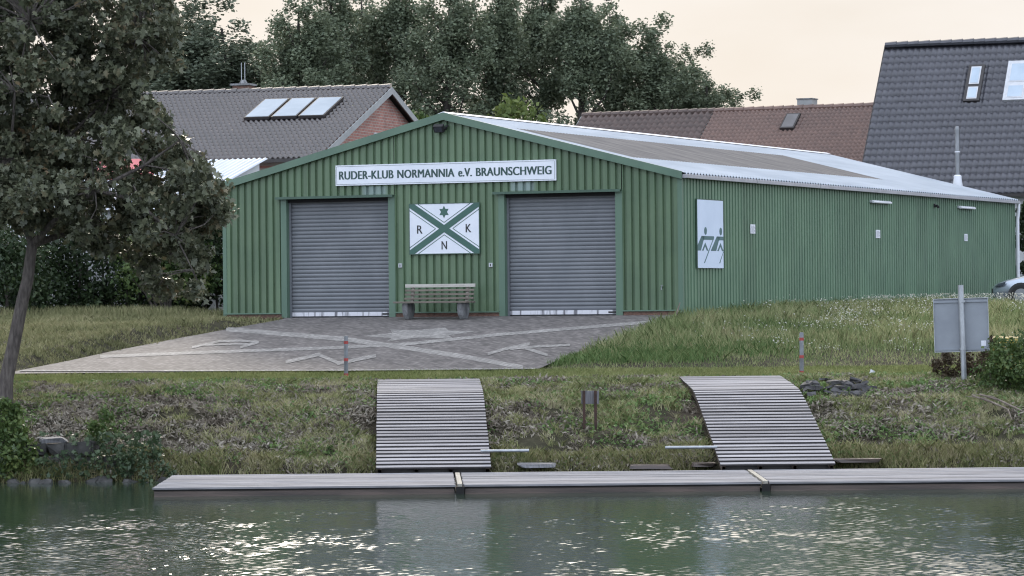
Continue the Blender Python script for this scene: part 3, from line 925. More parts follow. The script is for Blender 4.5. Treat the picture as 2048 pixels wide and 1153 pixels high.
# heights measured from the bottom of the panel, in parts of its height
for du in (0.0, 0.59):
    head = [U(0.305 + du + 0.052 * math.cos(t_ * math.pi / 8), 0.545 + 0.057 * math.sin(t_ * math.pi / 8)) for t_ in range(16)]
    mb.prism(head, (0, 0.003, 0))
    for poly in ([(0.0, 0.335), (0.15, 0.47), (0.27, 0.47), (0.12, 0.255), (0.0, 0.255)],
                 [(0.15, 0.47), (0.62, 0.47), (0.635, 0.455), (0.61, 0.415), (0.26, 0.415), (0.225, 0.405)],
                 [(0.16, 0.255), (0.29, 0.375), (0.41, 0.255), (0.35, 0.255), (0.285, 0.32), (0.22, 0.255)],
                 [(0.575, 0.415), (0.60, 0.415), (0.27, 0.075), (0.235, 0.075)]):
        pts = [(u + du if not (du and u == 0.0) else 0.50, w) for u, w in poly]
        if du and poly[0] == (0.0, 0.335): pts = [(0.50, 0.255), (0.74, 0.47), (0.86, 0.47), (0.71, 0.255)]
        if not du and poly[0] == (0.0, 0.335): pts = [(0.0, 0.335), (0.15, 0.47), (0.27, 0.47), (0.12, 0.255), (0.0, 0.255)]
        if du and poly[0] == (0.575, 0.415): pts = [(0.985, 0.245), (0.995, 0.245), (0.86, 0.075), (0.825, 0.075)]
        P = [U(*p) for p in pts]
        mb.prism(P, (0, 0.003, 0))
mb.build('rower_print', MT['rower_teal'], pg)
# paper notices
for (x0, y0, x1, y1), lb in (((1500, 449, 1509, 467), 'white paper notice on the side wall nearest the rowing panel'),
                             ((1751, 460, 1759, 476), 'white paper notice on the side wall below the nearer tube lamp'),
                             ((1928, 468, 1934, 482), 'white paper notice on the side wall below the farther tube lamp')):
    a, c = on_side(x0, y1), on_side(x1, y0)
    nt = empty('paper_notice', S(0.012, (a.y + c.y) / 2, a.z), -YAW + math.pi / 2, lb, 'notice', 'paper notices on the side wall')
    w_, h_ = c.y - a.y, c.z - a.z
    mb = MB(); mb.box((-w_/2, -0.006, 0), (w_/2, 0.01, h_)); mb.build('sheet', MT['paper'], nt)
    mb = MB()
    for k in range(7): mb.box((-w_*0.38, -0.009, h_*(0.14+0.11*k)), (w_*(0.38 if k % 3 else 0.2), -0.0065, h_*(0.14+0.11*k)+h_*0.035))
    mb.build('print_line', MT['sign_back'], nt)
# tube lamps
for (x0, y0, x1, y1), lb in (((1739, 401, 1776, 409), 'nearer tubular wall lamp high on the green side wall'), ((1914, 412, 1944, 420), 'farther tubular wall lamp high on the green side wall')):
    a, c = on_side(x0, y1), on_side(x1, y0)
    tl = empty('tube_lamp', S(0.02, a.y, (a.z + c.z) / 2), -YAW + math.pi / 2, lb, 'lamp', 'tube lamps on the side wall')
    w_ = c.y - a.y
    mb = MB(); mb.box((0, -0.06, -0.02), (w_, 0.02, 0.05)); mb.build('housing', MT['plastic_grey'], tl, bevel=0.01)
    mb = MB(); mb.tube([(0.02, -0.07, 0.0), (w_ - 0.02, -0.07, 0.0)], 0.035, 10); mb.build('diffuser', MT['white_pipe'], tl, smooth=True)
p = on_side(1868, 411)
cm = empty('security_camera', S(0.02, p.y, p.z), -YAW + math.pi / 2, 'small black camera between the tube lamps on side wall', 'camera')
mb = MB(); mb.box((-0.05, -0.02, -0.05), (0.05, 0.02, 0.05)); mb.build('bracket', MT['dark'], cm, bevel=0.006)
mb = MB(); mb.tube([(0.06, -0.05, -0.01), (-0.1, -0.13, -0.05)], 0.04, 10); mb.build('camera_body', MT['dark'], cm, smooth=True)
# floodlight under the gable
p = on_front(883, 257)
fl = facade_thing('floodlight', p.x, p.z, 'black floodlight under the peak of the gable', 'lamp')
mb = MB()
R_ = Matrix.Rotation(math.radians(35), 4, 'X')
mb.box((-0.13, -0.06, -0.09), (0.13, 0.06, 0.09), Matrix.Translation((0, -0.14, 0)) @ R_)
mb.build('lamp_housing', MT['dark'], fl, bevel=0.012)
mb = MB(); mb.box((-0.10, -0.064, -0.065), (0.10, -0.061, 0.065), Matrix.Translation((0, -0.14, 0)) @ R_); mb.build('lens', MT['lens'], fl)
mb = MB(); mb.box((-0.15, -0.16, -0.02), (-0.135, 0.0, 0.02)); mb.box((0.135, -0.16, -0.02), (0.15, 0.0, 0.02)); mb.box((-0.15, -0.012, -0.03), (0.15, 0.0, 0.03)); mb.build('bracket', MT['dark'], fl)
mb = MB(); mb.tube([(0.165, -0.02, 0.06), (0.175, -0.10, 0.05)], 0.03, 8); mb.build('sensor', MT['dark'], fl, smooth=True)
# key switches beside the doors
for (x, y), lb in (((801, 531), 'small grey key switch right of the left roller door'), ((982, 530), 'small grey key switch left of the right roller door')):
    p = on_front(x, y)
    ks = facade_thing('key_switch', p.x, p.z, lb, 'switch', 0.0, 'key switches by the doors')
    mb = MB(); mb.box((-0.045, -0.04, -0.05), (0.045, 0.005, 0.05)); mb.build('case', MT['plastic_grey'], ks, bevel=0.006)
    mb = MB(); mb.box((-0.008, -0.044, -0.028), (0.014, -0.0405, 0.028)); mb.build('lock', MT['dark'], ks)
p = on_front(1325, 576)
tp = facade_thing('water_tap', p.x, p.z, 'small metal water tap low on the green front wall', 'tap')
mb = MB(); mb.tube([(0, 0.03, 0.02), (0, -0.07, 0.02), (0, -0.09, 0.0), (0, -0.09, -0.045)], 0.014, 8); mb.build('spout', MT['steel'], tp, smooth=True)
mb = MB(); mb.cbox((0, -0.045, 0.065), (0.07, 0.014, 0.014)); mb.tube([(0, -0.045, 0.02), (0, -0.045, 0.06)], 0.01, 8); mb.build('handle', MT['steel'], tp)

# steel flue behind the rear wall
xf = -1.95
fp = empty('flue_pipe', S(xf, BL + 0.38, 0), -YAW, 'tall shiny steel flue pipe rising behind the boathouse roof', 'flue')
zt_ = ZC - CZ + (590.8 - 252) / F * 106.6
mb = MB(); mb.tube([(0, 0, 0), (0, 0, zt_ - 0.1)], 0.078, 16); mb.build('pipe', MT['steel'], fp, smooth=True)
mb = MB(); mb.tube([(0, 0, zt_ - 0.12), (0, 0, zt_ - 0.08), (0, 0, zt_)], [0.082, 0.082, 0.045], 16); mb.build('cowl', MT['steel'], fp, smooth=True)
zj = ZC - CZ + (590.8 - 303.5) / F * 106.6
mb = MB(); mb.tube([(0, 0, zj - 0.015), (0, 0, zj + 0.015)], 0.084, 16); mb.build('joint_band', MT['white_pipe'], fp)
zb_ = ZC - CZ + (590.8 - 352) / F * 106.6
mb = MB(); mb.tube([(0, 0, zb_ - 0.6), (0, 0, zb_ - 0.07), (0, 0, zb_), (0, 0, zb_ + 0.04)], [0.20, 0.125, 0.125, 0.08], 12); mb.build('boot', MT['white_pipe'], fp, smooth=True)

# ------------------------------------------------------------------ bench in front of the boathouse
bp_ = on_front(874, 640)
bn = empty('park_bench', S(bp_.x + 0.27, -0.62, 0.0), -YAW, 'weathered slatted bench on concrete legs between the roller doors', 'bench')
BLN = 0.95
dzf = float(z_terrace(*S(bp_.x + .27, -0.62).to_2d())) - CZ
bn.location.z = CZ + dzf
for x_ in (-BLN + 0.22, BLN - 0.22):
    mb = MB()
    ring = lambda z, w_, y0, y1: [(x_ - w_, y0, z), (x_ + w_, y0, z), (x_ + w_, y1, z), (x_ - w_, y1, z)]
    vs = ring(0, .055, -.12, .12) + ring(.10, .07, -.18, .17) + ring(.24, .075, -.22, .21) + ring(.385, .07, -.22, .20)
    fs = [(0, 3, 2, 1), (12, 13, 14, 15)]
    for q in range(3):
        for e_ in range(4): fs.append((4*q + e_, 4*q + (e_ + 1) % 4, 4*q + 4 + (e_ + 1) % 4, 4*q + 4 + e_))
    mb.add(vs, fs)
    mb.build('leg', MT['concrete'], bn, bevel=0.02)
    mb = MB()
    mb.box((x_ - .035, .16, .38), (x_ + .035, .215, .80), Matrix.Translation((0, .19, .38)) @ Matrix.Rotation(math.radians(-12), 4, 'X') @ Matrix.Translation((0, -.19, -.38)))
    mb.build('back_post', MT['pale_beam'], bn)
mb = MB()
for k in range(4): mb.box((-BLN - .04, -.33 + k * .128, .388), (BLN + .02, -.33 + k * .128 + .115, .432))
mb.build('seat', MT['bench_wood'], bn, bevel=0.006)
mb = MB()
for z_ in (.475, .575, .672):
    yb = .13 + (z_ - .38) * .21
    mb.box((-BLN + .04, yb - .02, z_), (BLN - .02, yb + .012, z_ + .046))
mb.build('backrest', MT['bench_wood'], bn, bevel=0.005)
mb = MB(); mb.box((-BLN + .04, .185, .765), (BLN, .232, .845)); mb.build('top_rail', MT['bench_top'], bn, bevel=0.006)

# ------------------------------------------------------------------ jetty and ramps
DX = [(-5.93, -0.96), (-0.82, 4.06), (4.20, 9.3), (9.44, 14.5)]
DSH = [(-.07, -.11), (-.11, .01), (.01, .0)]
DY0, DY1, DZ = 56.05, 60.05, ZC - 3.03
lbs = ['left floating jetty section of silvered boards with open left end', 'middle floating jetty section of silvered boards between two gaps',
       'right floating jetty section of silvered boards running out of frame', 'farthest right jetty section of silvered boards outside the frame']
for (xa, xb), lb, (sl_, sr_) in zip(DX, lbs, DSH):
    jt = empty('jetty_section', ((xa + xb) / 2, (DY0 + DY1) / 2, 0), 0, lb, 'jetty', 'jetty sections')
    hw, hd = (xb - xa) / 2, (DY1 - DY0) / 2
    mb = MB()
    nb = 30
    for k in range(nb):
        y_ = -hd + 2 * hd * k / nb
        j = random.uniform(-.012, .012)
        mb.box((-hw + random.uniform(-.012, .012), y_ + .005, DZ - .035), (hw + random.uniform(-.012, .012), y_ + 2 * hd / nb - .006, DZ + j * .35))
    mb.build('deck', MT['deck'], jt, bevel=0.004)
    mb = MB()
    mb.box((-hw + .02, -hd + .04, -.25), (hw - .02, -hd + .10, DZ - .062)); mb.box((-hw + .02, hd - .10, -.25), (hw - .02, hd - .04, DZ - .04))
    mb.box((-hw + .02, -hd + .10, -.25), (-hw + .08, hd - .10, DZ - .04)); mb.box((hw - .08, -hd + .10, -.25), (hw - .02, hd - .10, DZ - .04))
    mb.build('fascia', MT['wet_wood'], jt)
    mb = MB(); mb.box((-hw + .01, -hd + .025, DZ - .06), (hw - .01, -hd + .11, DZ - .037)); mb.build('shadow_batten', MT['black_gap'], jt)  # black strip painting in the shade under the deck edge
    for c_ in jt.children:      # the sections are a little out of square
        for v_ in c_.data.vertices:
            k_ = (v_.co.x + hw) / (2 * hw)
            v_.co.x += (sl_ + (sr_ - sl_) * k_) * (v_.co.y + hd) / (2 * hd)
for xg in (-0.89, 4.13):
    jb = empty('jetty_coupling', (xg - (.055 if xg < 0 else 0), (DY0 + DY1) / 2, 0), math.radians(1.57) if xg < 0 else 0, 'pale timber coupling beam in the gap beside the %s ramp foot' % ('left' if xg < 0 else 'right'), 'beam', 'coupling beams between jetty sections')
    mb = MB(); mb.box((-.035, -1.97, DZ - .10), (.045, 1.75, DZ + .015)); mb.build('beam', MT['pale_beam'], jb, bevel=0.006)
    mb = MB(); mb.box((-.06, -2.06, -.3), (.075, -1.975, DZ - .03)); mb.box((-.065, -1.9, -.3), (.065, 1.9, DZ - .105)); mb.build('end_block', MT['black_gap'], jb)

def ramp_thing(xl0, xl1, w, lb):
    """boards from the jetty up the bank: a curved profile with a lean to the left"""
    prof = [(60.05, DZ + .10), (61.0, .47), (62.0, .725), (63.0, .97), (64.0, 1.20), (64.7, 1.35), (65.1, 1.415), (65.8, 1.465), (67.0, 1.535), (68.0, 1.595)]
    py = np.array([p[0] for p in prof]); pz = np.array([p[1] for p in prof])
    dd = np.concatenate([[0], np.cumsum(np.hypot(np.diff(py), np.diff(pz)))])
    rp = empty('boat_ramp', (xl0 + w / 2, 60.05, 0), 0, lb, 'ramp', 'slatted boat ramps up the bank')
    mb = MB()
    s = 0.0
    pitch, bw_ = 0.212, 0.119
    while s + bw_ < dd[-1]:
        q = []
        wj = random.uniform(-.004, .004)
        flat = s > 5.0
        g = bw_ if not flat else pitch - 0.006
        for ss in (s, s + g):
            y_ = float(np.interp(ss, dd, py)); z_ = float(np.interp(ss, dd, pz))
            x_ = xl0 + (xl1 - xl0) * (y_ - 60.05) / 7.95 - (xl0 + w / 2)
            q.append((x_, y_ - 60.05, z_))
        (xa, ya, za), (xb, yb, zb) = q
        th = .026
        tj = random.uniform(-.005, .005)
        mb.add([(xa + wj, ya, za + tj), (xa + w + wj, ya, za + tj), (xb + w + wj, yb, zb + tj), (xb + wj, yb, zb + tj),
                (xa + wj, ya, za - th), (xa + w + wj, ya, za - th), (xb + w + wj, yb, zb - th), (xb + wj, yb, zb - th)],
               [(0, 1, 2, 3), (7, 6, 5, 4), (0, 4, 5, 1), (1, 5, 6, 2), (2, 6, 7, 3), (3, 7, 4, 0)])
        s += pitch
    so = mb.build('slats', [MT['slat'], MT['edge_shade']], rp)
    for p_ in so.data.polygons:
        if p_.normal.z < .6: p_.material_index = 1  # front and side faces get the painted shade colour
    mb = MB()
    for fx in (.03, .35, .65, .97):
        for i in range(len(prof) - 1):
            (ya, za), (yb, zb) = prof[i], prof[i + 1]
            xa = xl0 + (xl1 - xl0) * (ya - 60.05) / 7.95 - (xl0 + w / 2) + fx * w; xb = xl0 + (xl1 - xl0) * (yb - 60.05) / 7.95 - (xl0 + w / 2) + fx * w
            mb.add([(xa - .03, ya - 60.05, za - .04), (xa + .03, ya - 60.05, za - .04), (xb + .03, yb - 60.05, zb - .04), (xb - .03, yb - 60.05, zb - .04),
                    (xa - .03, ya - 60.05, za - .17), (xa + .03, ya - 60.05, za - .17), (xb + .03, yb - 60.05, zb - .17), (xb - .03, yb - 60.05, zb - .17)],
                   [(0, 1, 2, 3), (7, 6, 5, 4), (1, 5, 6, 2), (3, 7, 4, 0)])
    mb.build('bearer', MT['wet_wood'], rp)
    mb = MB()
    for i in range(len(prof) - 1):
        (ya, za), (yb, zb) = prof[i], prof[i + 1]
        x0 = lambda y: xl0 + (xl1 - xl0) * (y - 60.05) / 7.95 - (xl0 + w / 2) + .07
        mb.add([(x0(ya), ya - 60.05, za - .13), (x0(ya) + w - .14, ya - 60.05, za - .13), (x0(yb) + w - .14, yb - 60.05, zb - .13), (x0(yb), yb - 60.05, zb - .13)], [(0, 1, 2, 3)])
    mb.build('gap_shade_sheet', MT['black_gap'], rp)  # black sheet added so the gaps between slats read as deep shade
    return rp
ramp_thing(*RAMPS[0], 'left slatted wooden boat ramp climbing the bank from the jetty')
ramp_thing(*RAMPS[1], 'right slatted wooden boat ramp climbing the bank from the jetty')
# steel pipes sticking out beside the ramps
for xa, xb, yy, lb in ((975, 1058, 901.5, 'pale steel pipe sticking out right of the left ramp'), (1330, 1420, 894.5, 'pale steel pipe sticking out left of the right ramp')):
    A, B = at(xa - (14 if xa < 1100 else 0), yy, 60.7), at(xb + (14 if xa > 1100 else 0), yy, 60.7)
    o = MB().tube([(-(B.x - A.x) / 2, 0, 0), ((B.x - A.x) / 2, 0, 0)], .028, 12).build('steel_pipe', MT['galv'], None, True)
    o.location = (A + B) / 2
    props(o, lb, 'pipe', 'pipes beside the ramps')

# ------------------------------------------------------------------ bollards
def bollard(px, py, top, lb):
    g = ground(px, py)
    g = on_ground(g.x, g.y)
    h = (py - top) / F * g.y
    r = empty('bollard', g, 0, lb, 'bollard', 'red banded bollards')
    mb = MB(); mb.tube([(0, 0, -.1), (.006, 0, h - .02), (.006, 0, h)], [.043, .043, .03], 14); mb.build('post', MT['post_grey'], r, smooth=True)
    for f_ in (.84, .42, .05):
        mb = MB(); mb.tube([(.006 * f_, 0, h * f_ - .03), (.006 * f_, 0, h * f_ + .03)], .0455, 14); mb.build('red_band', MT['red'], r, smooth=True)
    return r
bollard(692, 753, 671, 'red banded grey bollard in front of the paved forecourt')
bollard(1603, 749, 665, 'red banded grey bollard in the grass above the right ramp')

# ------------------------------------------------------------------ canal sign seen from behind
g = Vector(at(1929, 765, 66.5)); g.z = float(T(g.x, g.y)) - .02
cs = empty('canal_sign', g, 0, 'square grey canal sign seen from behind on a steel pole', 'sign')
top = at(1921, 570, 66.5) - g
mb = MB(); mb.tube([(0, 0, -.2), (top.x, 0, top.z)], .055, 14); mb.build('pole', MT['galv'], cs, smooth=True)
A = at(1872, 703, 66.4) - g; B = at(1978, 597, 66.4) - g
ex = (A.x + B.x) / 2; hw = (B.x - A.x) / 2; ez = (A.z + B.z) / 2; hh = (B.z - A.z) / 2
R_ = Matrix.Translation((ex, .10, ez)) @ Matrix.Rotation(math.radians(-1.2), 4, 'Y') @ Matrix.Rotation(math.radians(-9), 4, 'Z')
mb = MB(); mb.box((-hw, -.004, -hh), (hw, .004, hh), R_); mb.build('board', MT['sign_back'], cs)
mb = MB()
mb.box((-hw - .012, -.035, -hh), (-hw, .006, hh), R_); mb.box((hw, -.035, -hh), (hw + .012, .006, hh), R_)
mb.box((-hw - .012, -.035, hh), (hw + .012, .006, hh + .014), R_); mb.box((-hw - .012, -.035, -hh - .014), (hw + .012, .006, -hh), R_)
mb.build('frame', MT['galv'], cs)
for zc in (-hh * .93, hh * .9): MB().box((-hw, -.03, zc - .02), (hw, -.005, zc + .02), R_).build('cross_bar', MT['sign_back'], cs)
mb = MB(); mb.box((hw * .72, -.0065, -hh * .82), (hw * .9, -.0045, -hh * .62), R_); mb.build('sticker', MT['paper'], cs)
for zc in (ez - hh * .92, ez + hh * .9): MB().tube([(ex + .012, 0, zc - .02), (ex + .012, 0, zc + .02)], .066, 12).build('pipe_clamp', MT['galv'], cs)

# ------------------------------------------------------------------ small two-post sign on the bank
g = Vector(at(1180, 838, 62.9)); g.z = float(T(g.x, g.y))
ts = empty('bank_sign', g, math.radians(4), 'small grey plank sign on two rusty posts on the bank', 'sign')
s_ = 62.9 / F
zs_ = at(1180, 781, 62.9).z - g.z
for xx in (-12, 11):
    mb = MB(); mb.box((xx * s_ - .025, -.02, -.15), (xx * s_ + .025, .03, zs_)); mb.build('post', MT['rust'], ts, bevel=.004)
mb = MB(); mb.box((-18 * s_, .032, zs_ - 27 * s_), (17.5 * s_, .062, zs_ - .005), Matrix.Rotation(math.radians(1), 4, 'Y')); mb.build('board', MT['grey_plank'], ts, bevel=.004)

# ------------------------------------------------------------------ roofs and houses behind
def tile_roof(name, O, ud, vd, lu, lv, tw, tl, m, parent, amp=0.035, step=0.03, skew=0.0):
    """tiled slope: O = eave corner, ud along the eave, vd up the slope (unit vectors), rows of curved tiles"""
    O, ud, vd = Vector(O), Vector(ud).normalized(), Vector(vd).normalized()
    nn = ud.cross(vd)
    if nn.z < 0: nn = -nn
    us = np.arange(0, lu + 1e-6, tw / 6)
    vs = []
    k = 0
    while k * tl < lv:
        for q in (0.0, 0.04, 0.96):
            v_ = (k + q) * tl
            if v_ <= lv: vs.append((v_, k, q))
        k += 1
    VV = np.array([q[0] for q in vs]); ST = np.array([(1 - q[2]) * step for q in vs]); KK = np.array([q[1] for q in vs])
    ST[np.array([q[2] for q in vs]) == 0.0] = 0.0
    Ug, Vg = np.meshgrid(us, VV)
    ph = (Ug / tw + skew * KK[:, None]) % 1.0
    prof = amp * np.where(ph < 0.62, np.sin(ph / 0.62 * math.pi), -0.35 * np.sin((ph - 0.62) / 0.38 * math.pi))
    rag = 0.006 * (noise2(np.floor(Ug / tw) * 1.7, KK[:, None] * 2.3 + Ug * 0, 3) - 0.5)
    H = prof + ST[:, None] + rag
    P = np.array(O)[None, None] + Ug[..., None] * np.array(ud) + Vg[..., None] * np.array(vd) + H[..., None] * np.array(nn)
    return mesh_np(name, P.reshape(-1, 3), grid_faces(len(us), len(VV)), m, parent)
def tile_mat(name, c1, c2, rough=0.5, coat=0.0):
    m, n, l, b = new_mat(name)
    v = coords(n, l)
    t1 = noise_node(n, l, v, 0.5, 5)
    t2 = noise_node(n, l, v, 6.0, 3)
    mx = n.new('ShaderNodeMix'); mx.inputs['Factor'].default_value = 0.6
    l.new(t1.outputs['Fac'], mx.inputs['A']); l.new(t2.outputs['Fac'], mx.inputs['B'])
    r = ramp(n, [(0.35, c2), (0.65, c1)])
    l.new(mx.outputs['Result'], r.inputs[0])
    l.new(r.outputs[0], b.inputs['Base Color'])
    b.inputs['Roughness'].default_value = rough
    b.inputs['Coat Weight'].default_value = coat
    b.inputs['Coat Roughness'].default_value = 0.12
    return m
MT['tile_grey'] = tile_mat('grey_brown_tiles', (0.085, 0.07, 0.066), (0.05, 0.042, 0.04), 0.3, 1.0)
MT['tile_brown'] = tile_mat('brown_tiles', (0.20, 0.125, 0.10), (0.12, 0.08, 0.068), 0.55)
MT['tile_old'] = tile_mat('dark_brown_tiles', (0.13, 0.09, 0.078), (0.075, 0.056, 0.05), 0.6)
MT['tile_dark'] = tile_mat('anthracite_tiles', (0.075, 0.075, 0.09), (0.045, 0.045, 0.055), 0.33, 0.3)

def gable_house(name, E0, ang, length, half, ze, zr, tile, wall, lb, tw, tl, amp, step, right_end=True, skew=0.0, gz=2.8, overhang=0.25, trim='trim_grey', cat='house'):
    """E0 = the right end of the front eave (X, Y). Local frame: x right along the eave, y into the depth."""
    h = empty(name, (E0[0], E0[1], gz), -ang, lb, cat)
    ze -= gz; zr -= gz
    sl = math.hypot(half, zr - ze)
    roof = tile_roof('roof', (-length, 0, ze), (1, 0, 0), (0, half, zr - ze), length, sl, tw, tl, MT[tile], h, amp, step, skew)
    mb = MB()
    mb.add([(-length, half, zr), (0, half, zr), (0, 2 * half, ze), (-length, 2 * half, ze)], [(0, 1, 2, 3)])
    mb.build('rear_slope', MT[tile], roof)
    mb = MB()
    x = -length
    while x < -0.05:       # ridge tiles
        mb.tube([(x, half, zr + .02), (min(x + .40, 0), half, zr + .035)], [.10, .115], 8)
        x += .38
    mb.build('ridge_tiles', MT[tile], roof, smooth=True)
    o_ = overhang
    mb = MB()
    xa, xb = -length + o_, -o_
    wz = lambda y: ze + (zr - ze) * (1 - abs(y - half) / half) - .09
    mb.add([(xb, .35, -1), (xb, 2 * half - .35, -1), (xb, 2 * half - .35, wz(.35)), (xb, half, wz(half)), (xb, .35, wz(.35))], [(0, 1, 2, 3, 4)])
    mb.add([(xa, .35, -1), (xa, 2 * half - .35, -1), (xa, 2 * half - .35, wz(.35)), (xa, half, wz(half)), (xa, .35, wz(.35))], [(4, 3, 2, 1, 0)])
    mb.add([(xa, .35, -1), (xb, .35, -1), (xb, .35, wz(.35)), (xa, .35, wz(.35))], [(0, 1, 2, 3)])
    mb.add([(xa, 2 * half - .35, -1), (xb, 2 * half - .35, -1), (xb, 2 * half - .35, wz(.35)), (xa, 2 * half - .35, wz(.35))], [(3, 2, 1, 0)])
    mb.build('wall', MT[wall], h)
    mb = MB()
    for xe in (0.0, -length - .03):
        mb = MB()
        for (ya, za), (yb, zb) in (((-.05, ze - .03), (half, zr)), ((half, zr), (2 * half + .05, ze - .03))):
            mb.prism([(xe, ya, za - .17), (xe, yb, zb - .17), (xe, yb, zb + .03), (xe, ya, za + .03)], (.03, 0, 0))
        mb.build('barge_board', MT[trim], h)
    mb = MB(); mb.box((-length, -.10, ze - .10), (0, .0, ze + .005)); mb.build('gutter', MT['frame_brown'], h)
    return h, roof
def roof_hit(h, ze, zr, half, px, py, lift=0.0):
    """local point of a house roof's front slope under a pixel"""
    Mi = h.matrix_basis.inverted()
    d = Vector(ray(px, py)); o = Vector((0, 0, ZC))
    o = Mi @ o; d = Mi.to_3x3() @ d
    z0 = ze - h.location.z; z1 = zr - h.location.z
    nn = Vector((0, -(z1 - z0), half)).normalized()
    return hit_plane(o, d, Vector((0, 0, z0)) + nn * lift, nn), nn

# left house: brick gable, grey pantiles, three solar collectors
LA = math.radians(18)
lh_ze, lh_zr, lh_half = 4.04 + ZC, 6.34 + ZC, 6.05
LH0 = at(637, 318, 96.0)
lh, lroof = gable_house('brick_house', (LH0.x, 96.0), LA, 16.0, lh_half, lh_ze, lh_zr, 'tile_grey', 'brick',
                 'brick house with grey tiled roof and solar collectors left of the boathouse', .16, .30, .05, .075, skew=0.0)
def slope_frame(h, ze, zr, half):
    z0 = ze - h.location.z; z1 = zr - h.location.z
    vd = Vector((0, half, z1 - z0)).normalized()
    nn = Vector((0, -(z1 - z0), half)).normalized()
    return Vector((0, 0, z0)), Vector((1, 0, 0)), vd, nn
def uv_of(h, ze, zr, half, px, py, lift=0.0):
    p, nn = roof_hit(h, ze, zr, half, px, py, lift)
    O, ud, vd, nn = slope_frame(h, ze, zr, half)
    return (p - O).dot(ud), (p - O).dot(vd)
def slab(mb, h, ze, zr, half, u0, u1, v0, v1, n0, n1):
    O, ud, vd, nn = slope_frame(h, ze, zr, half)
    c = [O + ud * u + vd * v_ + nn * w for w in (n0, n1) for u, v_ in ((u0, v0), (u1, v0), (u1, v1), (u0, v1))]
    mb.add(c, [(0, 3, 2, 1), (4, 5, 6, 7), (0, 1, 5, 4), (1, 2, 6, 5), (2, 3, 7, 6), (3, 0, 4, 7)])
ua, va = uv_of(lh, lh_ze, lh_zr, lh_half, 488, 235, .2); ub, vb = uv_of(lh, lh_ze, lh_zr, lh_half, 655, 230, .2)
uc, vc = uv_of(lh, lh_ze, lh_zr, lh_half, 683, 193, .2); ud_, vd_ = uv_of(lh, lh_ze, lh_zr, lh_half, 524, 198, .2)
print('solar', ua, va, ub, vb, uc, vc, ud_, vd_)
u0, u1, v0, v1 = (ua + ud_) / 2, (ub + uc) / 2, (va + vb) / 2, (vc + vd_) / 2
for k in range(3):
    a_, b_ = u0 + (u1 - u0) * k / 3 + .03, u0 + (u1 - u0) * (k + 1) / 3 - .03
    mb = MB(); slab(mb, lh, lh_ze, lh_zr, lh_half, a_, b_, v0, v1, .12, .20)
    sp = mb.build('solar_collector', MT['frame_brown'], lh)
    mb = MB(); slab(mb, lh, lh_ze, lh_zr, lh_half, a_ + .04, b_ - .04, v0 + .05, v1 - .05, .201, .206)
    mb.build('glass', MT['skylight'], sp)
O, ud__, vd__, nn = slope_frame(lh, lh_ze, lh_zr, lh_half)
# chimney with antennas
uq, vq = uv_of(lh, lh_ze, lh_zr, lh_half, 476, 184)
ch = MB(); ch.box((uq - .26, lh_half + .25, lh_zr - 2.8 - .4), (uq + .26, lh_half + .75, lh_zr - 2.8 + .24)); co = ch.build('chimney', MT['brick_plinth'], lh)
mb = MB(); mb.box((uq - .32, lh_half + .19, lh_zr - 2.8 + .241), (uq + .32, lh_half + .81, lh_zr - 2.8 + .30)); mb.tube([(uq, lh_half + .5, lh_zr - 2.8 + .30), (uq, lh_half + .5, lh_zr - 2.8 + .42)], [.14, .08], 10)
mb.build('chimney_cap', MT['concrete'], co)
mb = MB()
for dx_ in (-.06, .05): mb.tube([(uq + dx_, lh_half + .5, lh_zr - 2.8 + .4), (uq + dx_, lh_half + .5, lh_zr - 2.8 + .95)], .012, 6)
mb.build('antenna', MT['galv'], co)
# gable window
mb = MB(); gy_ = lh_half + .3
xw = -.25
wf = MB(); wf.box((xw - .05, lh_half - .9, lh_ze - 2.8 + .1), (xw + .03, lh_half - .2, lh_ze - 2.8 + .95)); wfo = wf.build('window', MT['white_frame'], lh)
mb = MB(); mb.box((xw + .031, lh_half - .84, lh_ze - 2.8 + .16), (xw + .036, lh_half - .57, lh_ze - 2.8 + .89)); mb.box((xw + .031, lh_half - .53, lh_ze - 2.8 + .16), (xw + .036, lh_half - .26, lh_ze - 2.8 + .89)); mb.build('pane', MT['glass'], wfo)

# brown terraced houses behind
BA = math.radians(24.4)
r_z = 6.79 + ZC
def brown_house(pxl, pxr, Yr, tile, lb, tw_, tl_):
    R = at(pxr, 213, Yr)
    half = 5.0
    e = Vector((R.x - math.sin(BA) * half, R.y - math.cos(BA) * half))
    # length so that the left end of the ridge falls under pxl
    dl = (pxl - 1024) / F
    s = (R.x - dl * R.y) / (math.cos(BA) + dl * math.sin(BA))
    return gable_house('terraced_house', (e.x, e.y), BA, s, half, r_z - 3.6, r_z, tile, 'plaster', lb, tw_, tl_, tw_ * .28, .05, gz=2.8), s, half, e
(bh1, br1), bs1, bhalf, be1 = brown_house(1432, 1800, 121.5, 'tile_brown', 'terraced house with warm brown tiled roof and chimney behind the boathouse', .165, .22)
Rr = at(1430, 222, 121.5 + math.sin(BA) * bs1 * 1.003)
(bh2, br2), bs2, _, be2 = brown_house(1168, 1430, Rr.y, 'tile_old', 'terraced house with dark brown tiled roof and no skylight behind the boathouse', .235, .32)
bz0, bz1 = r_z - 3.6, r_z
u0, v1 = uv_of(bh1, bz0, bz1, bhalf, 1575, 234); u1, _q = uv_of(bh1, bz0, bz1, bhalf, 1600, 234); _u, v0 = uv_of(bh1, bz0, bz1, bhalf, 1575, 263)
mb = MB(); slab(mb, bh1, bz0, bz1, bhalf, u0, u1 + .05, v0, v1, .02, .16); sk = mb.build('skylight', MT['frame_brown'], bh1)
mb = MB(); slab(mb, bh1, bz0, bz1, bhalf, u0 + .05, u1, v0 + .06, v1 - .06, .161, .168); mb.build('pane', MT['skylight_dark'], sk)
uq, vq = uv_of(bh1, bz0, bz1, bhalf, 1607, 217)
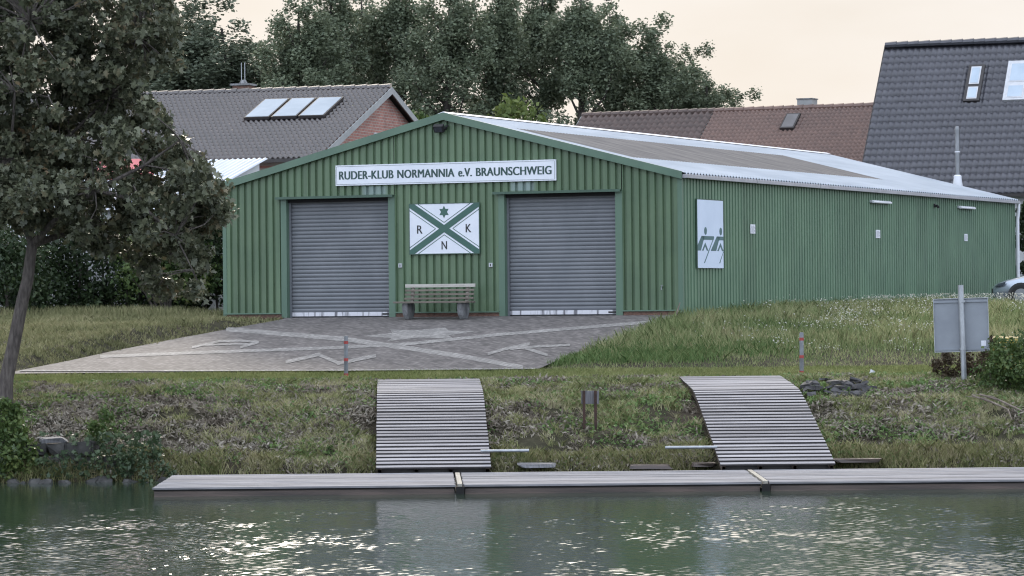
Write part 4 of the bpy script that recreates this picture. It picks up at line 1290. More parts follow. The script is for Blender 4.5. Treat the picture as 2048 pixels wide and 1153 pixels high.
mb = MB(); mb.box((uq - .28, bhalf + .1, bz1 - 2.8 - .5), (uq + .28, bhalf + .7, bz1 - 2.8 + .34)); ck = mb.build('chimney', MT['trim_grey'], bh1)
mb = MB(); mb.box((uq - .31, bhalf + .07, bz1 - 2.8 + .341), (uq + .31, bhalf + .73, bz1 - 2.8 + .38)); mb.build('chimney_cap', MT['concrete'], ck)

# steep dark roof at the right
DA = math.radians(21)
d_ze, d_zr, d_half = 3.27 + ZC, 8.48 + ZC, 3.9
dl0 = at(1713, 393, 112.0)
LEN = 16.0
dE = (dl0.x + math.cos(DA) * LEN, dl0.y - math.sin(DA) * LEN)
dh, droof = gable_house('steep_roof_house', dE, DA, LEN, d_half, d_ze, d_zr, 'tile_dark', 'plaster', 'house with steep dark grey tiled roof and skylights at right', .205, .285, .045, .055, trim='frame_brown')
for (x0, y0, x1, y1), fr in (((1925, 206, 1974, 134), 'frame_brown'), ((2004, 204, 2066, 126), 'white_frame')):
    uA, vA = uv_of(dh, d_ze, d_zr, d_half, x0 + 3, y0); uB, vB = uv_of(dh, d_ze, d_zr, d_half, x1 - 3, y1)
    uC, vC = uv_of(dh, d_ze, d_zr, d_half, x0 + 14, y1); uD, vD = uv_of(dh, d_ze, d_zr, d_half, x1 - 14, y0)
    u0, u1, v0, v1 = (uA + uC) / 2, (uB + uD) / 2, (vA + vD) / 2, (vB + vC) / 2
    mb = MB(); slab(mb, dh, d_ze, d_zr, d_half, u0, u1, v0, v1, .0, .13); sk = mb.build('skylight', MT[fr], dh)
    vm = v0 + (v1 - v0) * .42
    for va_, vb_ in ((v0 + .08, vm - .06), (vm + .06, v1 - .09)):
        mb = MB(); slab(mb, dh, d_ze, d_zr, d_half, u0 + .10, u1 - .10, va_, vb_, .131, .140); fo = mb.build('inner_frame', MT['white_frame'], sk)
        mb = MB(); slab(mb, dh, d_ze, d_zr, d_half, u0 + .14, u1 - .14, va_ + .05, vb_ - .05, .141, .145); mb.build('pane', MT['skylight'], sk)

# garage with pale corrugated roof left of the boathouse
ga = math.radians(24)
Gp = at(541, 316, 94.0)
gr = empty('garage', (Gp.x, 94.0, 2.8), -ga, 'low white garage with pale corrugated roof behind the maple', 'garage')
zt0 = Gp.z - 2.8
us = np.arange(-8.0, 0.001, .03); vs_ = np.linspace(0, -5.0, 6)
Ug, Vg = np.meshgrid(us, vs_)
Zg = zt0 + Vg * .30 + .018 * np.cos(Ug / .17 * 2 * math.pi)
mesh_np('roof', np.stack([Ug.ravel(), Vg.ravel(), Zg.ravel()], 1), grid_faces(len(us), len(vs_)), MT['zinc'], gr, smooth=True)
mb = MB()
mb.add([(-.3, -4.7, -.5), (-.3, -.1, -.5), (-.3, -.1, zt0 - .12), (-.3, -4.7, zt0 - 1.5)], [(0, 1, 2, 3)])
mb.add([(-7.8, -4.7, -.5), (-.3, -4.7, -.5), (-.3, -4.7, zt0 - 1.5), (-7.8, -4.7, zt0 - 1.5)], [(0, 1, 2, 3)])
mb.add([(-7.8, -.1, -.5), (-.3, -.1, -.5), (-.3, -.1, zt0 - .12), (-7.8, -.1, zt0 - .12)], [(0, 1, 2, 3)])
mb.build('wall', MT['plaster'], gr)
# red awning
A = at(222, 318, 92.5); B = at(296, 318, 92.5)
aw = empty('awning', ((A.x + B.x) / 2, 92.5, 2.85), 0, 'faded red awning showing through the maple leaves', 'awning')
wA = (B.x - A.x) / 2 + .3; zA = A.z - 2.85
mb = MB(); mb.prism([(-wA, 0, zA), (-wA, -1.4, zA - .45), (-wA, -1.4, zA - .62), (-wA, -1.37, zA - .62), (-wA, -1.37, zA - .47), (-wA, 0, zA - .03)], (2 * wA, 0, 0)); mb.build('canopy', MT['pink'], aw)
mb = MB()
for x_ in (-wA + .05, wA - .05): mb.tube([(x_, -1.35, -.1), (x_, -1.35, zA - .48)], .03, 8); mb.tube([(x_, -.05, -.1), (x_, -.05, zA - .05)], .03, 8)
mb.build('post', MT['white_pipe'], aw)

# ------------------------------------------------------------------ silver car at the end of the side wall
c0 = at(1985, 600, 99.0)
car = empty('parked_car', (c0.x, 99.0, 2.83), math.radians(-6), 'silver car parked nose in at the far end of boathouse', 'car')
# side outline, x from the nose (0) to the tail (4.1)
low = lambda x: 0.22
outl = [(0.02, .36), (0.0, .52), (0.10, .64), (0.42, .76), (1.05, .90), (1.85, 1.36), (2.5, 1.46), (3.3, 1.40), (3.85, 1.05), (4.05, .92), (4.1, .5), (4.0, .25)]
stations = [0.0, .04, .10, .22, .42, .7, 1.05, 1.3, 1.6, 1.85, 2.2, 2.5, 2.9, 3.3, 3.6, 3.85, 4.05, 4.1]
up_x = [0.0, .1, .42, 1.05, 1.85, 2.5, 3.3, 3.85, 4.05, 4.1]; up_z = [.52, .64, .76, .90, 1.36, 1.46, 1.40, 1.05, .92, .60]
V, nsec = [], 0
for x_ in stations:
    zt1 = float(np.interp(x_, up_x, up_z))
    belt = min(zt1 - .04, float(np.interp(x_, [0, .42, 1.05, 3.9, 4.1], [.48, .66, .80, .90, .55])))
    hwid = .84 * float(np.interp(x_, [0, .1, .3, .7, 3.4, 4.0, 4.1], [.62, .78, .9, 1, 1, .92, .86]))
    roofw = hwid * float(np.interp(x_, [0, .42, 1.05, 1.85, 3.3, 4.1], [.9, .88, .84, .68, .68, .85]))
    ring = [(.25, hwid * .92), (.40, hwid), (belt - .08, hwid), (belt, hwid * .96), ((belt + zt1) / 2, (hwid * .96 + roofw) / 2), (zt1 - .03, roofw), (zt1, roofw * .8)]
    sec = [(x_, w_, z_) for z_, w_ in ring] + [(x_, -w_, z_) for z_, w_ in ring[::-1]]
    V += sec; nsec = len(sec)
Fs = []
for i in range(len(stations) - 1):
    for k in range(nsec):
        Fs.append((i*nsec + k, i*nsec + (k+1) % nsec, (i+1)*nsec + (k+1) % nsec, (i+1)*nsec + k))
mb = MB(); mb.add(V, Fs + [tuple(range(nsec))[::-1], tuple((len(stations)-1)*nsec + k for k in range(nsec))])
body = mb.build('body', MT['car'], car, True)
for sx in (-1, 1):
    for xw_ in (.78, 3.25):
        mb = MB(); mb.tube([(xw_, sx * .66, .30), (xw_, sx * .852, .30)], .305, 24); wo = mb.build('wheel', MT['tyre'], car, True)
        mb = MB(); mb.tube([(xw_, sx * .84, .30), (xw_, sx * .862, .30)], [.21, .20], 20)
        mb.build('rim', MT['steel'], wo, True)
        mb = MB(); mb.tube([(xw_, sx * .70, .30), (xw_, sx * .846, .30)], .375, 24); mb.build('wheel_arch', MT['dark'], car, True)
    mb = MB()
    mb.add([(.035, sx * .56, .56), (.075, sx * .685, .56), (.30, sx * .80, .60), (.36, sx * .76, .705), (.14, sx * .62, .645)], [(0, 1, 2, 3, 4)])
    bmo = mb.build('headlight', MT['lens'], car)
    mb = MB(); mb.add([(1.25, sx * .772, .93), (1.88, sx * .64, 1.30), (3.2, sx * .63, 1.33), (3.65, sx * .77, 1.0), (2.2, sx * .80, .93)], [(0, 1, 2, 3, 4)]); mb.build('side_window', MT['glass'], car)
mb = MB(); mb.add([(1.10, -.66, .955), (1.10, .66, .955), (1.80, .53, 1.345), (1.80, -.53, 1.345)], [(0, 1, 2, 3)]); mb.build('windscreen', MT['glass'], car)
mb = MB(); mb.box((-.015, -.35, .36), (.03, .35, .50)); mb.build('grille', MT['dark'], car)

# ------------------------------------------------------------------ foliage builders
def leaf_cloud(C, size, rng, shape='quad', droop=0.0, up=0.0):
    """C (N,3) leaf centres -> verts, faces; random orientation"""
    N = len(C)
    nrm = rng.normal(size=(N, 3)); nrm[:, 2] += up
    nrm /= np.linalg.norm(nrm, axis=1, keepdims=True)
    t = rng.normal(size=(N, 3)); t[:, 2] -= droop
    t -= nrm * (t * nrm).sum(1, keepdims=True)
    t /= np.linalg.norm(t, axis=1, keepdims=True)
    bt = np.cross(nrm, t)
    s = size * (0.5 + rng.random(N) ** 1.3)
    if shape == 'quad':
        base = np.array([(-.5, 0), (0, -.32), (.5, 0), (0, .32)])
    elif shape == 'long':
        base = np.array([(-.5, -.05), (0, -.14), (.5, 0), (0, .14)])
    else:   # maple
        base = np.array([(-.45, 0), (-.30, -.30), (-.08, -.22), (.02, -.52), (.14, -.20), (.55, 0), (.14, .20), (.02, .52), (-.08, .22), (-.30, .30)])
    k = len(base)
    fold = np.abs(base[:, 1]) * 0.35
    P = C[:, None, :] + s[:, None, None] * (base[None, :, 0, None] * t[:, None, :] + base[None, :, 1, None] * bt[:, None, :] + fold[None, :, None] * nrm[:, None, :])
    return P.reshape(-1, 3), np.arange(N * k).reshape(N, k)
def clump_points(centres, radii, n_each, rng, flat=1.0, shell=0.55):
    out = []
    for c, r, n in zip(centres, radii, n_each):
        d = rng.normal(size=(n, 3)); d /= np.linalg.norm(d, axis=1, keepdims=True)
        rr = r * (shell + (1 - shell) * rng.random(n) ** 0.5) * rng.uniform(0.5, 1.1, n)
        p = d * rr[:, None]; p[:, 2] *= flat
        out.append(np.asarray(c)[None] + p)
    return np.concatenate(out)

MT['poplar'] = leaf_mat('poplar_leaves', [(0.088, 0.112, 0.08), (0.126, 0.158, 0.102), (0.168, 0.2, 0.125), (0.215, 0.248, 0.165)], 0.28, 0.5, 0.4, 0.35)
MT['poplar_pale'] = leaf_mat('hazy_poplar_leaves', [(0.085, 0.108, 0.08), (0.112, 0.138, 0.096), (0.14, 0.168, 0.112), (0.175, 0.20, 0.14)], 0.25, 0.5, 0.4, 0.35)  # haze over the left poplars put into the leaf colour
MT['maple'] = leaf_mat('maple_leaves', [(0.046, 0.053, 0.036), (0.075, 0.086, 0.053), (0.112, 0.126, 0.076), (0.16, 0.168, 0.105), (0.21, 0.14, 0.075)], 0.22, 0.45, 0.35, 1.1, 0.5)
MT['hedge'] = leaf_mat('hedge_leaves', [(0.016, 0.028, 0.014), (0.025, 0.044, 0.018), (0.04, 0.063, 0.025), (0.069, 0.092, 0.034)], 0.2, 0.5, 0.5, 0.5)
MT['bright_bush'] = leaf_mat('yellow_green_leaves', [(0.078, 0.117, 0.033), (0.117, 0.163, 0.046), (0.169, 0.208, 0.065)], 0.35, 0.5, 0.4, 0.8)
MT['bush'] = leaf_mat('green_bush_leaves', [(0.036, 0.068, 0.024), (0.063, 0.105, 0.033), (0.105, 0.15, 0.045), (0.165, 0.18, 0.06)], 0.28, 0.5, 0.5, 0.9)
MT['dead_bush'] = leaf_mat('brown_dead_leaves', [(0.045, 0.035, 0.022), (0.075, 0.055, 0.033), (0.10, 0.078, 0.045)], 0.15, 0.7, 0.4, 1.2)
MT['ivy'] = leaf_mat('ivy_leaves', [(0.03, 0.055, 0.03), (0.058, 0.09, 0.046), (0.1, 0.135, 0.07)], 0.2, 0.42, 0.4, 1.0)

def poplar_mesh(seed, H, W, n_leaf):
    rng = np.random.default_rng(seed)
    mb = MB()
    lean = rng.uniform(-.4, .4)
    trunk = [(0, 0, -.5), (lean * .2, 0, H * .25), (lean * .5, 0, H * .5), (lean, .1, H * .8), (lean * 1.1, 0, H * .95)]
    mb.tube(trunk, [.34, .27, .2, .1, .03], 8)
    cs, rs, wt = [], [], []
    nl = 40
    for i in range(nl):
        f = .10 + .86 * i / nl
        if f < .6 and rng.random() < .5: continue
        z0 = H * f * .88
        a = i * 2.4 + rng.uniform(-.5, .5)
        reach = W * (0.62 + .38 * math.sin(math.pi * min(1, f * .95 + .05))) * rng.uniform(.5, 1.1) * (1.0 if f < .7 else 1.15 - .75 * (f - .7) / .3)
        rise = reach * rng.uniform(1.0, 1.9)
        p0 = Vector((lean * f, 0, z0)); p2 = p0 + Vector((math.cos(a) * reach, math.sin(a) * reach, rise)); p1 = (p0 + p2) / 2 + Vector((math.cos(a), math.sin(a), -.6)) * reach * .15
        mb.tube([p0, p1, p2], [.08, .05, .015], 5)
        for q in (.5, .8, 1.0, 1.15):
            c = p0.lerp(p2, q) + Vector(rng.normal(0, .25, 3))
            cs.append(c); rs.append(rng.uniform(.35, .9)); wt.append(.30 if f < .45 else .7 if f < .6 else 1.1)
    for _ in range(14):
        cs.append(Vector((lean + rng.normal(0, .45), rng.normal(0, .45), H * rng.uniform(.80, 1.0)))); rs.append(rng.uniform(.3, .6)); wt.append(1)
    tot = sum(r ** 2 * w_ for r, w_ in zip(rs, wt))
    ne = [max(5, int(n_leaf * r ** 2 * w_ / tot)) for r, w_ in zip(rs, wt)]
    P = clump_points(cs, rs, ne, rng, 1.45, .2)
    return mb, leaf_cloud(P, .165, rng)
pop_var = [poplar_mesh(s, 19.0, w, 26000) for s, w in ((1, 1.7), (2, 1.5), (3, 1.9), (4, 1.65))]
pop_me = []
for k, (mb, (V, Fc)) in enumerate(pop_var):
    t_ = mb.build('trunk', MT['bark_far'], None, True); t_me = t_.data; bpy.data.objects.remove(t_)
    c_ = mesh_np('crown', V, Fc, MT['poplar']); c_me = c_.data; bpy.data.objects.remove(c_)
    c2 = c_me.copy(); c2.materials.clear(); c2.materials.append(MT['poplar_pale'])
    pop_me.append((t_me, c_me, c2))
# (pixel column, distance, top height in pixel rows, variant, rotation, pale, what it stands behind)
POP = [(318, 153, -30, 0, .3, 1, 'pale poplar tree half hidden behind the maple crown'),
       (392, 156, -12, 1, 1.3, 1, 'pale poplar tree just right of the maple crown'),
       (458, 152, 22, 3, 4.4, 1, 'pale poplar tree above the chimney of the brick house'),
       (520, 158, 75, 2, 2.2, 1, 'shorter pale poplar tree above the solar collectors'),
       (592, 146, -30, 3, .9, 0, 'dark poplar tree above the right solar collector'),
       (668, 150, -70, 0, 2.9, 0, 'dark poplar tree above the ridge of the brick house'),
       (722, 158, -40, 1, 4.0, 0, 'dark poplar tree rising left of the brick gable tip'),
       (808, 151, -80, 2, 5.1, 0, 'dark poplar tree just right of the brick gable tip'),
       (888, 146, -60, 3, .2, 0, 'dark poplar tree directly above the boathouse peak'),
       (1000, 148, -70, 1, 1.9, 0, 'dark poplar tree left of the bright bush behind the roof'),
       (1090, 152, -75, 0, 3.6, 0, 'dark poplar tree rising over the bright bush'),
       (1165, 146, -60, 2, 4.6, 0, 'dark poplar tree at the left end of the brown roofs'),
       (1240, 149, -10, 3, 2.6, 0, 'dark poplar tree above the left brown roof'),
       (1312, 147, 30, 0, 5.5, 0, 'dark poplar tree above the middle of the brown roofs'),
       (1380, 150, 88, 1, .7, 0, 'shorter dark poplar tree above the joint of brown roofs'),
       (1432, 148, 132, 3, 3.1, 0, 'low poplar tree second from the right end of the row'),
       (1474, 150, 178, 1, 1.2, 0, 'lowest poplar tree at the right end of the row')]
for i, (px, Y, pt, k, rz, pale, lb) in enumerate(POP):
    X = (px - 1024) / F * Y
    zt1 = at(px, pt, Y).z
    sc = (zt1 - 2.8) / 19.2
    r = empty('poplar_tree', (X, Y, 2.8), rz, lb, 'tree', 'row of poplar trees behind the houses')
    r.scale = (max(.95, sc) * (1.5 if pale else .9 if i > 13 else 1.0), max(.95, sc) * (1.5 if pale else .9 if i > 13 else 1.0), sc)
    tm, cm_, cp = pop_me[k]
    for nm, me in (('trunk', tm), ('crown', cp if pale else cm_)):
        o = bpy.data.objects.new(nm, me); COL.objects.link(o); o.parent = r

def shrub(name, base, w, d, h, n, size, m, lb, cat='bush', seed=0, shape='quad', group=None, stems=6, low=0.15, trunk_m='bark', nclump=40, up=0.3):
    rng = np.random.default_rng(seed)
    r = empty(name, base, 0, lb, cat, group)
    cs, rs = [], []
    for _ in range(nclump):
        a, q = rng.uniform(0, 6.283), math.sqrt(rng.random())
        zz = rng.uniform(low, 1)
        k = math.sqrt(max(0, 1 - ((zz - .45) / .62) ** 2))
        cs.append((math.cos(a) * q * w / 2 * k, math.sin(a) * q * d / 2 * k, zz * h * .92)); rs.append(rng.uniform(.12, .27) * min(w, h))
    tot = sum(x ** 2 for x in rs)
    P = clump_points(cs, rs, [max(4, int(n * x ** 2 / tot)) for x in rs], rng)
    P = P[P[:, 2] > 0.01]
    V, Fc = leaf_cloud(P, size, rng, shape, 0.2, up)
    mesh_np('foliage', V, Fc, MT[m], r)
    mb = MB()
    for k in range(stems):
        c = cs[rng.integers(len(cs))]
        mb.tube([(c[0] * .15, c[1] * .15, -.1), (c[0] * .5, c[1] * .5, c[2] * .5), c], [.03 * h / 2, .02 * h / 2, .006], 5)
    mb.build('stems', MT[trunk_m], r)
    return r
def bush_px(name, px, pbase, ptop, wpx, Y, n, size, m, lb, seed, **kw):
    s = Y / F
    b = at(px, pbase, Y); b.z = min(b.z, float(T(b.x, b.y)))
    top = at(px, ptop, Y).z
    return shrub(name, b, wpx * s, kw.pop('d', wpx * s * .8), top - b.z, n, size, m, lb, seed=seed, **kw)

# yellow green bush and smaller ones behind the roof
bush_px('bush', 1040, 420, 182, 150, 128, 5200, .22, 'bright_bush', 'rounded yellow green bush rising behind the boathouse roof', 31, cat='bush', nclump=60)
bush_px('bush', 838, 420, 205, 95, 126, 2600, .22, 'bush', 'green bush between the brick gable and the boathouse peak', 32, nclump=40)
bush_px('bush', 945, 420, 222, 70, 126, 1800, .20, 'bright_bush', 'small light green bush just right of the boathouse peak', 33, nclump=30)
bush_px('bush', 470, 480, 340, 120, 90.5, 2200, .16, 'bright_bush', 'pale green bush peeping over the left eave of the boathouse', 34, nclump=30)

# dark hedge behind the left lawn
hd = empty('hedge', (-11.0, 89.2, 2.8), 0, 'dark dense hedge along the back of the left lawn', 'hedge')
rng = np.random.default_rng(77)
cs, rs = [], []
for _ in range(330):
    x_ = rng.uniform(-4.6, 4.05)
    hgt = 2.55 + .9 * (noise2(x_ * .9, 1.5, 8) - .5)
    cs.append((x_, rng.uniform(-.9, 1.1), rng.uniform(.1, hgt))); rs.append(rng.uniform(.25, .5))
tot = sum(r_ ** 2 for r_ in rs)
P = clump_points(cs, rs, [int(30000 * r_ ** 2 / tot) for r_ in rs], rng)
V, Fc = leaf_cloud(P, .12, rng, 'quad', .2, .3)
mesh_np('foliage', V, Fc, MT['hedge'], hd)
mb = MB()
for k in range(26):
    x_ = -4.5 + k * .34
    mb.tube([(x_, 0, -.1), (x_ + rng.normal(0, .1), .1, 1.2), (x_ + rng.normal(0, .25), .2, 2.2)], [.04, .03, .01], 5)
mb.build('stems', MT['bark'], hd)
bush_px('bush', 330, 622, 428, 190, 88.0, 5000, .12, 'bush', 'leafy green bush in front of the dark hedge', 41, nclump=55, low=.3)
bush_px('bush', 18, 622, 470, 170, 86.5, 4500, .12, 'hedge', 'dense dark green bush behind the maple trunk', 42, nclump=55, low=.1)
# hedge behind the far corner
bush_px('bush', 2062, 590, 398, 66, 108.2, 3000, .15, 'hedge', 'dark bush behind the far corner of the boathouse', 43, nclump=50)
mbf = MB()
fA, fB = at(2034, 560, 110), at(2110, 560, 110)
fc = empty('wire_fence', ((fA.x + fB.x) / 2, 110, 2.85), 0, 'grey wire mesh fence behind the silver car', 'fence')
hwf = (fB.x - fA.x) / 2
for k in range(30): mbf.box((-hwf + 2 * hwf * k / 29 - .006, -.006, 0), (-hwf + 2 * hwf * k / 29 + .006, .006, 1.15))
for k in range(9): mbf.box((-hwf, -.012, .08 + k * .13), (hwf, -.0065, .1 + k * .13))
mbf.build('mesh_panel', MT['fence'], fc)
for x_ in (-hwf, hwf): MB().tube([(x_, .05, -.1), (x_, .05, 1.25)], .035, 8).build('fence_post', MT['fence'], fc)

# ------------------------------------------------------------------ maple at the left
tb = Vector(at(6, 800, 64.7)); tb.z = float(T(tb.x, tb.y))
mp_t = empty('maple_tree', tb, 0, 'large maple with slanting grey trunk leaning over the left lawn', 'tree')
rng = np.random.default_rng(3)
mb = MB()
def rel(px, py, Y): return at(px, py, Y) - tb
TR = .84
tp_ = [Vector((0, 0, -.25)), rel(12, 760, 64.7), rel(27, 690, 64.7), rel(45, 600, 64.7), rel(55, 560, 64.7), rel(64, 490, 64.7)]
mb.tube(tp_, [r_ * TR for r_ in (.21, .165, .15, .14, .135, .12)], 12)
fork = tp_[-1]
limbs = [[fork, rel(58, 420, 64.9), rel(75, 330, 65.2), rel(120, 200, 65.6), rel(170, 60, 65.8)],
         [fork, rel(110, 440, 64.2), rel(190, 380, 63.8), rel(290, 330, 63.6), rel(360, 280, 63.5)],
         [fork, rel(30, 400, 65.0), rel(-20, 300, 65.4), rel(-60, 150, 65.8), rel(-80, 20, 66)],
         [fork, rel(120, 470, 65.3), rel(210, 450, 66.0), rel(310, 440, 66.4), rel(400, 430, 66.6)],
         [rel(75, 330, 65.2), rel(140, 270, 64.6), rel(220, 190, 64.2), rel(280, 80, 64.0)],
         [rel(58, 420, 64.9), rel(20, 320, 63.8), rel(30, 180, 63.2), rel(60, 40, 63.0)],
         [rel(190, 380, 63.8), rel(270, 400, 63.5), rel(350, 470, 63.4), rel(385, 540, 63.4)],
         [rel(120, 200, 65.6), rel(200, 120, 66.2), rel(270, 20, 66.6)]]
for L_ in limbs:
    n_ = len(L_)
    r0 = .075 if L_[0] == fork else .045
    mb.tube(L_, [r0 * (1 - .8 * i / (n_ - 1)) for i in range(n_)], 7)
cs, rs = [], []
poly = [(-160, 470), (-160, -160), (330, -160), (345, 20), (350, 90), (330, 150), (300, 200), (320, 250), (380, 270), (398, 330), (450, 385), (468, 405), (440, 430), (395, 470), (412, 560), (395, 595), (330, 590), (280, 560), (265, 520), (210, 500), (150, 480), (60, 455), (0, 450)]
def inside(x, y):
    c = False
    j = len(poly) - 1
    for i in range(len(poly)):
        (xi, yi), (xj, yj) = poly[i], poly[j]
        if (yi > y) != (yj > y) and x < (xj - xi) * (y - yi) / (yj - yi) + xi: c = not c
        j = i
    return c
gaps = [(300, 165, 26), (265, 325, 30), (310, 428, 24), (215, 415, 22), (100, 470, 22), (395, 300, 18), (240, 480, 25), (330, 350, 20), (160, 365, 16), (385, 400, 16), (60, 230, 14)]
tw = MB()
while len(cs) < 800:
    x_, y_ = rng.uniform(-160, 470), rng.uniform(-160, 600)
    if not inside(x_, y_) or any(math.hypot(x_ - a, y_ - b_) < r_ for a, b_, r_ in gaps): continue
    thin = 1.0 if x_ < 300 else .7
    Yd = 64.8 + rng.normal(0, 1.25) * thin
    c = rel(x_, y_, Yd)
    cs.append(c); rs.append(rng.uniform(.20, .42))
    if rng.random() < .5:      # twig from the nearest limb point
        q = min((p_ for L_ in limbs for p_ in L_), key=lambda p_: (p_ - c).length)
        if (q - c).length < 2.2:
            tw.tube([q, q.lerp(c, .5) + Vector(rng.normal(0, .1, 3)), c], [.02, .014, .006], 4)
mb.v, mb.f = mb.v, mb.f
trunk = mb.build('trunk', MT['bark'], mp_t, True)
tw.build('twigs', MT['bark'], trunk)
ne = [int(98 * (r_ / .3) ** 2) for r_ in rs]
P = clump_points(cs, rs, ne, rng, .8, .3)
V, Fc = leaf_cloud(P, .124, rng, 'maple', 1.0, .5)
mesh_np('crown', V, Fc, MT['maple'], mp_t)

# ------------------------------------------------------------------ bank plants and things
bush_px('bush', 2042, 835, 680, 185, 65.6, 8500, .075, 'bush', 'leafy green bush at the right edge beside the canal sign', 51, nclump=70, low=.02)
bush_px('bush', 1985, 800, 668, 70, 66.6, 1100, .07, 'dead_bush', 'thin brownish shrub top showing beside the grey sign edge', 52, nclump=24)
bush_px('bush', 1912, 765, 700, 95, 67.4, 2200, .07, 'dead_bush', 'brown withered shrub behind the pole of the canal sign', 53, nclump=40, low=.02)
bush_px('bush', 10, 962, 805, 120, 61.2, 5500, .085, 'bush', 'green bush at the water edge in the left corner', 54, nclump=50, low=.02)
bush_px('bush', 300, 955, 900, 120, 60.85, 1000, .075, 'ivy', 'broad leaved green weed at the water edge left of jetty', 55, nclump=18, low=.05)
bush_px('bush', 205, 870, 815, 70, 61.9, 700, .08, 'bush', 'pale green weed on top of the old stone wall', 56, nclump=18, low=.05)
# yellow box behind the bush
yb_ = at(2012, 730, 68.3)
yb_.z = float(T(yb_.x, yb_.y))
ybx = empty('grit_box', yb_, math.radians(-12), 'faded yellow box half hidden behind the right bush', 'box')
hy = at(2012, 676, 68.3).z - yb_.z
mb = MB(); mb.add([(-.24, -.2, 0), (.24, -.2, 0), (.24, .25, 0), (-.24, .25, 0), (-.27, -.23, hy - .06), (.27, -.23, hy - .06), (.27, .28, hy - .06), (-.27, .28, hy - .06)], [(0,3,2,1),(4,5,6,7),(0,1,5,4),(1,2,6,5),(2,3,7,6),(3,0,4,7)]); mb.build('bin', MT['yellow'], ybx, bevel=.012)
mb = MB(); mb.add([(-.29, -.25, hy - .058), (.29, -.25, hy - .058), (.29, .30, hy - .058), (-.29, .30, hy - .058), (-.26, -.2, hy), (.26, -.2, hy), (.26, .27, hy + .03), (-.26, .27, hy + .03)], [(0,3,2,1),(4,5,6,7),(0,1,5,4),(1,2,6,5),(2,3,7,6),(3,0,4,7)]); mb.build('lid', MT['yellow'], ybx, bevel=.012)
# fallen branches at the right
for pts, lb in (([(1945, 808), (1985, 822), (2016, 836), (2024, 858)], 'long bare branch lying on the bank below the right bush'),
                ([(1960, 806), (2000, 818), (2050, 842)], 'thinner bare branch crossing behind the long fallen branch')):
    P = [ground(*p) for p in pts]; o_ = P[0]
    mb = MB(); mb.tube([p - o_ + Vector((0, 0, .16)) for p in P], [.025, .022, .016, .008][:len(P)], 6)
    mb.tube([P[1] - o_ + Vector((0, 0, .16)), P[1] - o_ + Vector((-.15, 0, .24)), P[1] - o_ + Vector((-.5, .1, .28))], [.014, .01, .004], 5)
    o = mb.build('fallen_branch', MT['dead_wood'], None, True); o.location = o_
    props(o, lb, 'branch', 'fallen branches on the bank')
# stick at the forecourt corner
P = [at(1350, 642, 79.4), at(1354, 622, 79.4), at(1360, 603, 79.4)]
o = MB().tube([p - P[0] + Vector((0, 0, -.02)) for p in P], [.022, .018, .01], 6).build('stick', MT['dead_wood'], None, True); o.location = P[0]
props(o, 'pale leaning stick at the corner of the boathouse', 'stick')

def rock(rng, sx, sy, sz, flat=False):
    bm = bmesh.new()
    if flat:
        bmesh.ops.create_cube(bm, size=1.0)
        for v_ in bm.verts: v_.co += Vector(rng.normal(0, .09, 3))
        bmesh.ops.bevel(bm, geom=bm.edges[:], offset=.06, segments=2, affect='EDGES')
    else:
        bmesh.ops.create_icosphere(bm, subdivisions=2, radius=.5)
        for v_ in bm.verts: v_.co *= 1 + rng.normal(0, .09)
        for _ in range(5):      # cut flat faces
            d = Vector(rng.normal(size=3)).normalized()
            for v_ in bm.verts:
                k_ = v_.co.dot(d)
                if k_ > .36: v_.co -= d * (k_ - .36)
    for v_ in bm.verts: v_.co = Vector((v_.co.x * sx, v_.co.y * sy, v_.co.z * sz))
    me = bpy.data.meshes.new('stone'); bm.to_mesh(me); bm.free()
    return me
rng = np.random.default_rng(19)
for k in range(40):        # heap of broken slabs right of the right ramp
    px = rng.uniform(1612, 1745); py = rng.uniform(772, 800) + (px - 1680) * .03
    me = rock(rng, rng.uniform(.10, .30), rng.uniform(.12, .3), rng.uniform(.04, .09), True)
    o = link_mesh('broken_slab', me, MT['rubble'])
    g = ground(px, py); o.location = on_ground(g.x, g.y, rng.uniform(.04, .14))
    o.rotation_euler = (rng.normal(0, .22), rng.normal(0, .2), rng.uniform(0, 6))
    props(o, 'dark broken stone slab in the heap beside the right ramp', 'stone', 'broken slabs in the heap')
for k in range(26):        # stones along the water's edge, left
    px = rng.uniform(20, 330) if k < 21 else rng.uniform(470, 620)
    Y = 60.75 + rng.uniform(-.15, .2)
    X = (px - 1024) / F * Y
    me = rock(rng, rng.uniform(.18, .5), rng.uniform(.2, .4), rng.uniform(.12, .26))
    o = link_mesh('shore_stone', me, MT['stone'])
    o.location = (X, Y, rng.uniform(-.15, -.02)); o.rotation_euler = (rng.normal(0, .2), rng.normal(0, .2), rng.uniform(0, 6))
    props(o, 'dark wet stone lying at the water edge left of the jetty', 'stone', 'stones along the shore')
# old quay wall, left
wl_ = empty('stone_wall', ((130 - 1024) / F * 61.3, 61.3, 0), 0, 'low old stone wall under ivy at the left bank', 'wall')
mb_i = 0
for row, (zz, hh_) in enumerate(((-.1, .26), (.17, .25), (.43, .22))):
    x_ = -1.0 + .12 * row
    while x_ < 1.0 - .22 * row:
        w_ = rng.uniform(.28, .55)
        me = rock(rng, w_, .42, hh_ * 1.05, True)
        o = link_mesh('block', me, MT['stone'], wl_)
        o.location = (x_ + w_ / 2, rng.uniform(-.06, .04) + row * .05, zz + hh_ / 2); o.rotation_euler = (0, rng.normal(0, .04), rng.normal(0, .08))
        x_ += w_ + .01
me = rock(rng, .42, .25, .09, True); o = link_mesh('cap_stone', me, MT['grey_plank'], wl_); o.location = (-.25, 0.0, .72); o.rotation_euler = (.1, -.05, .1)
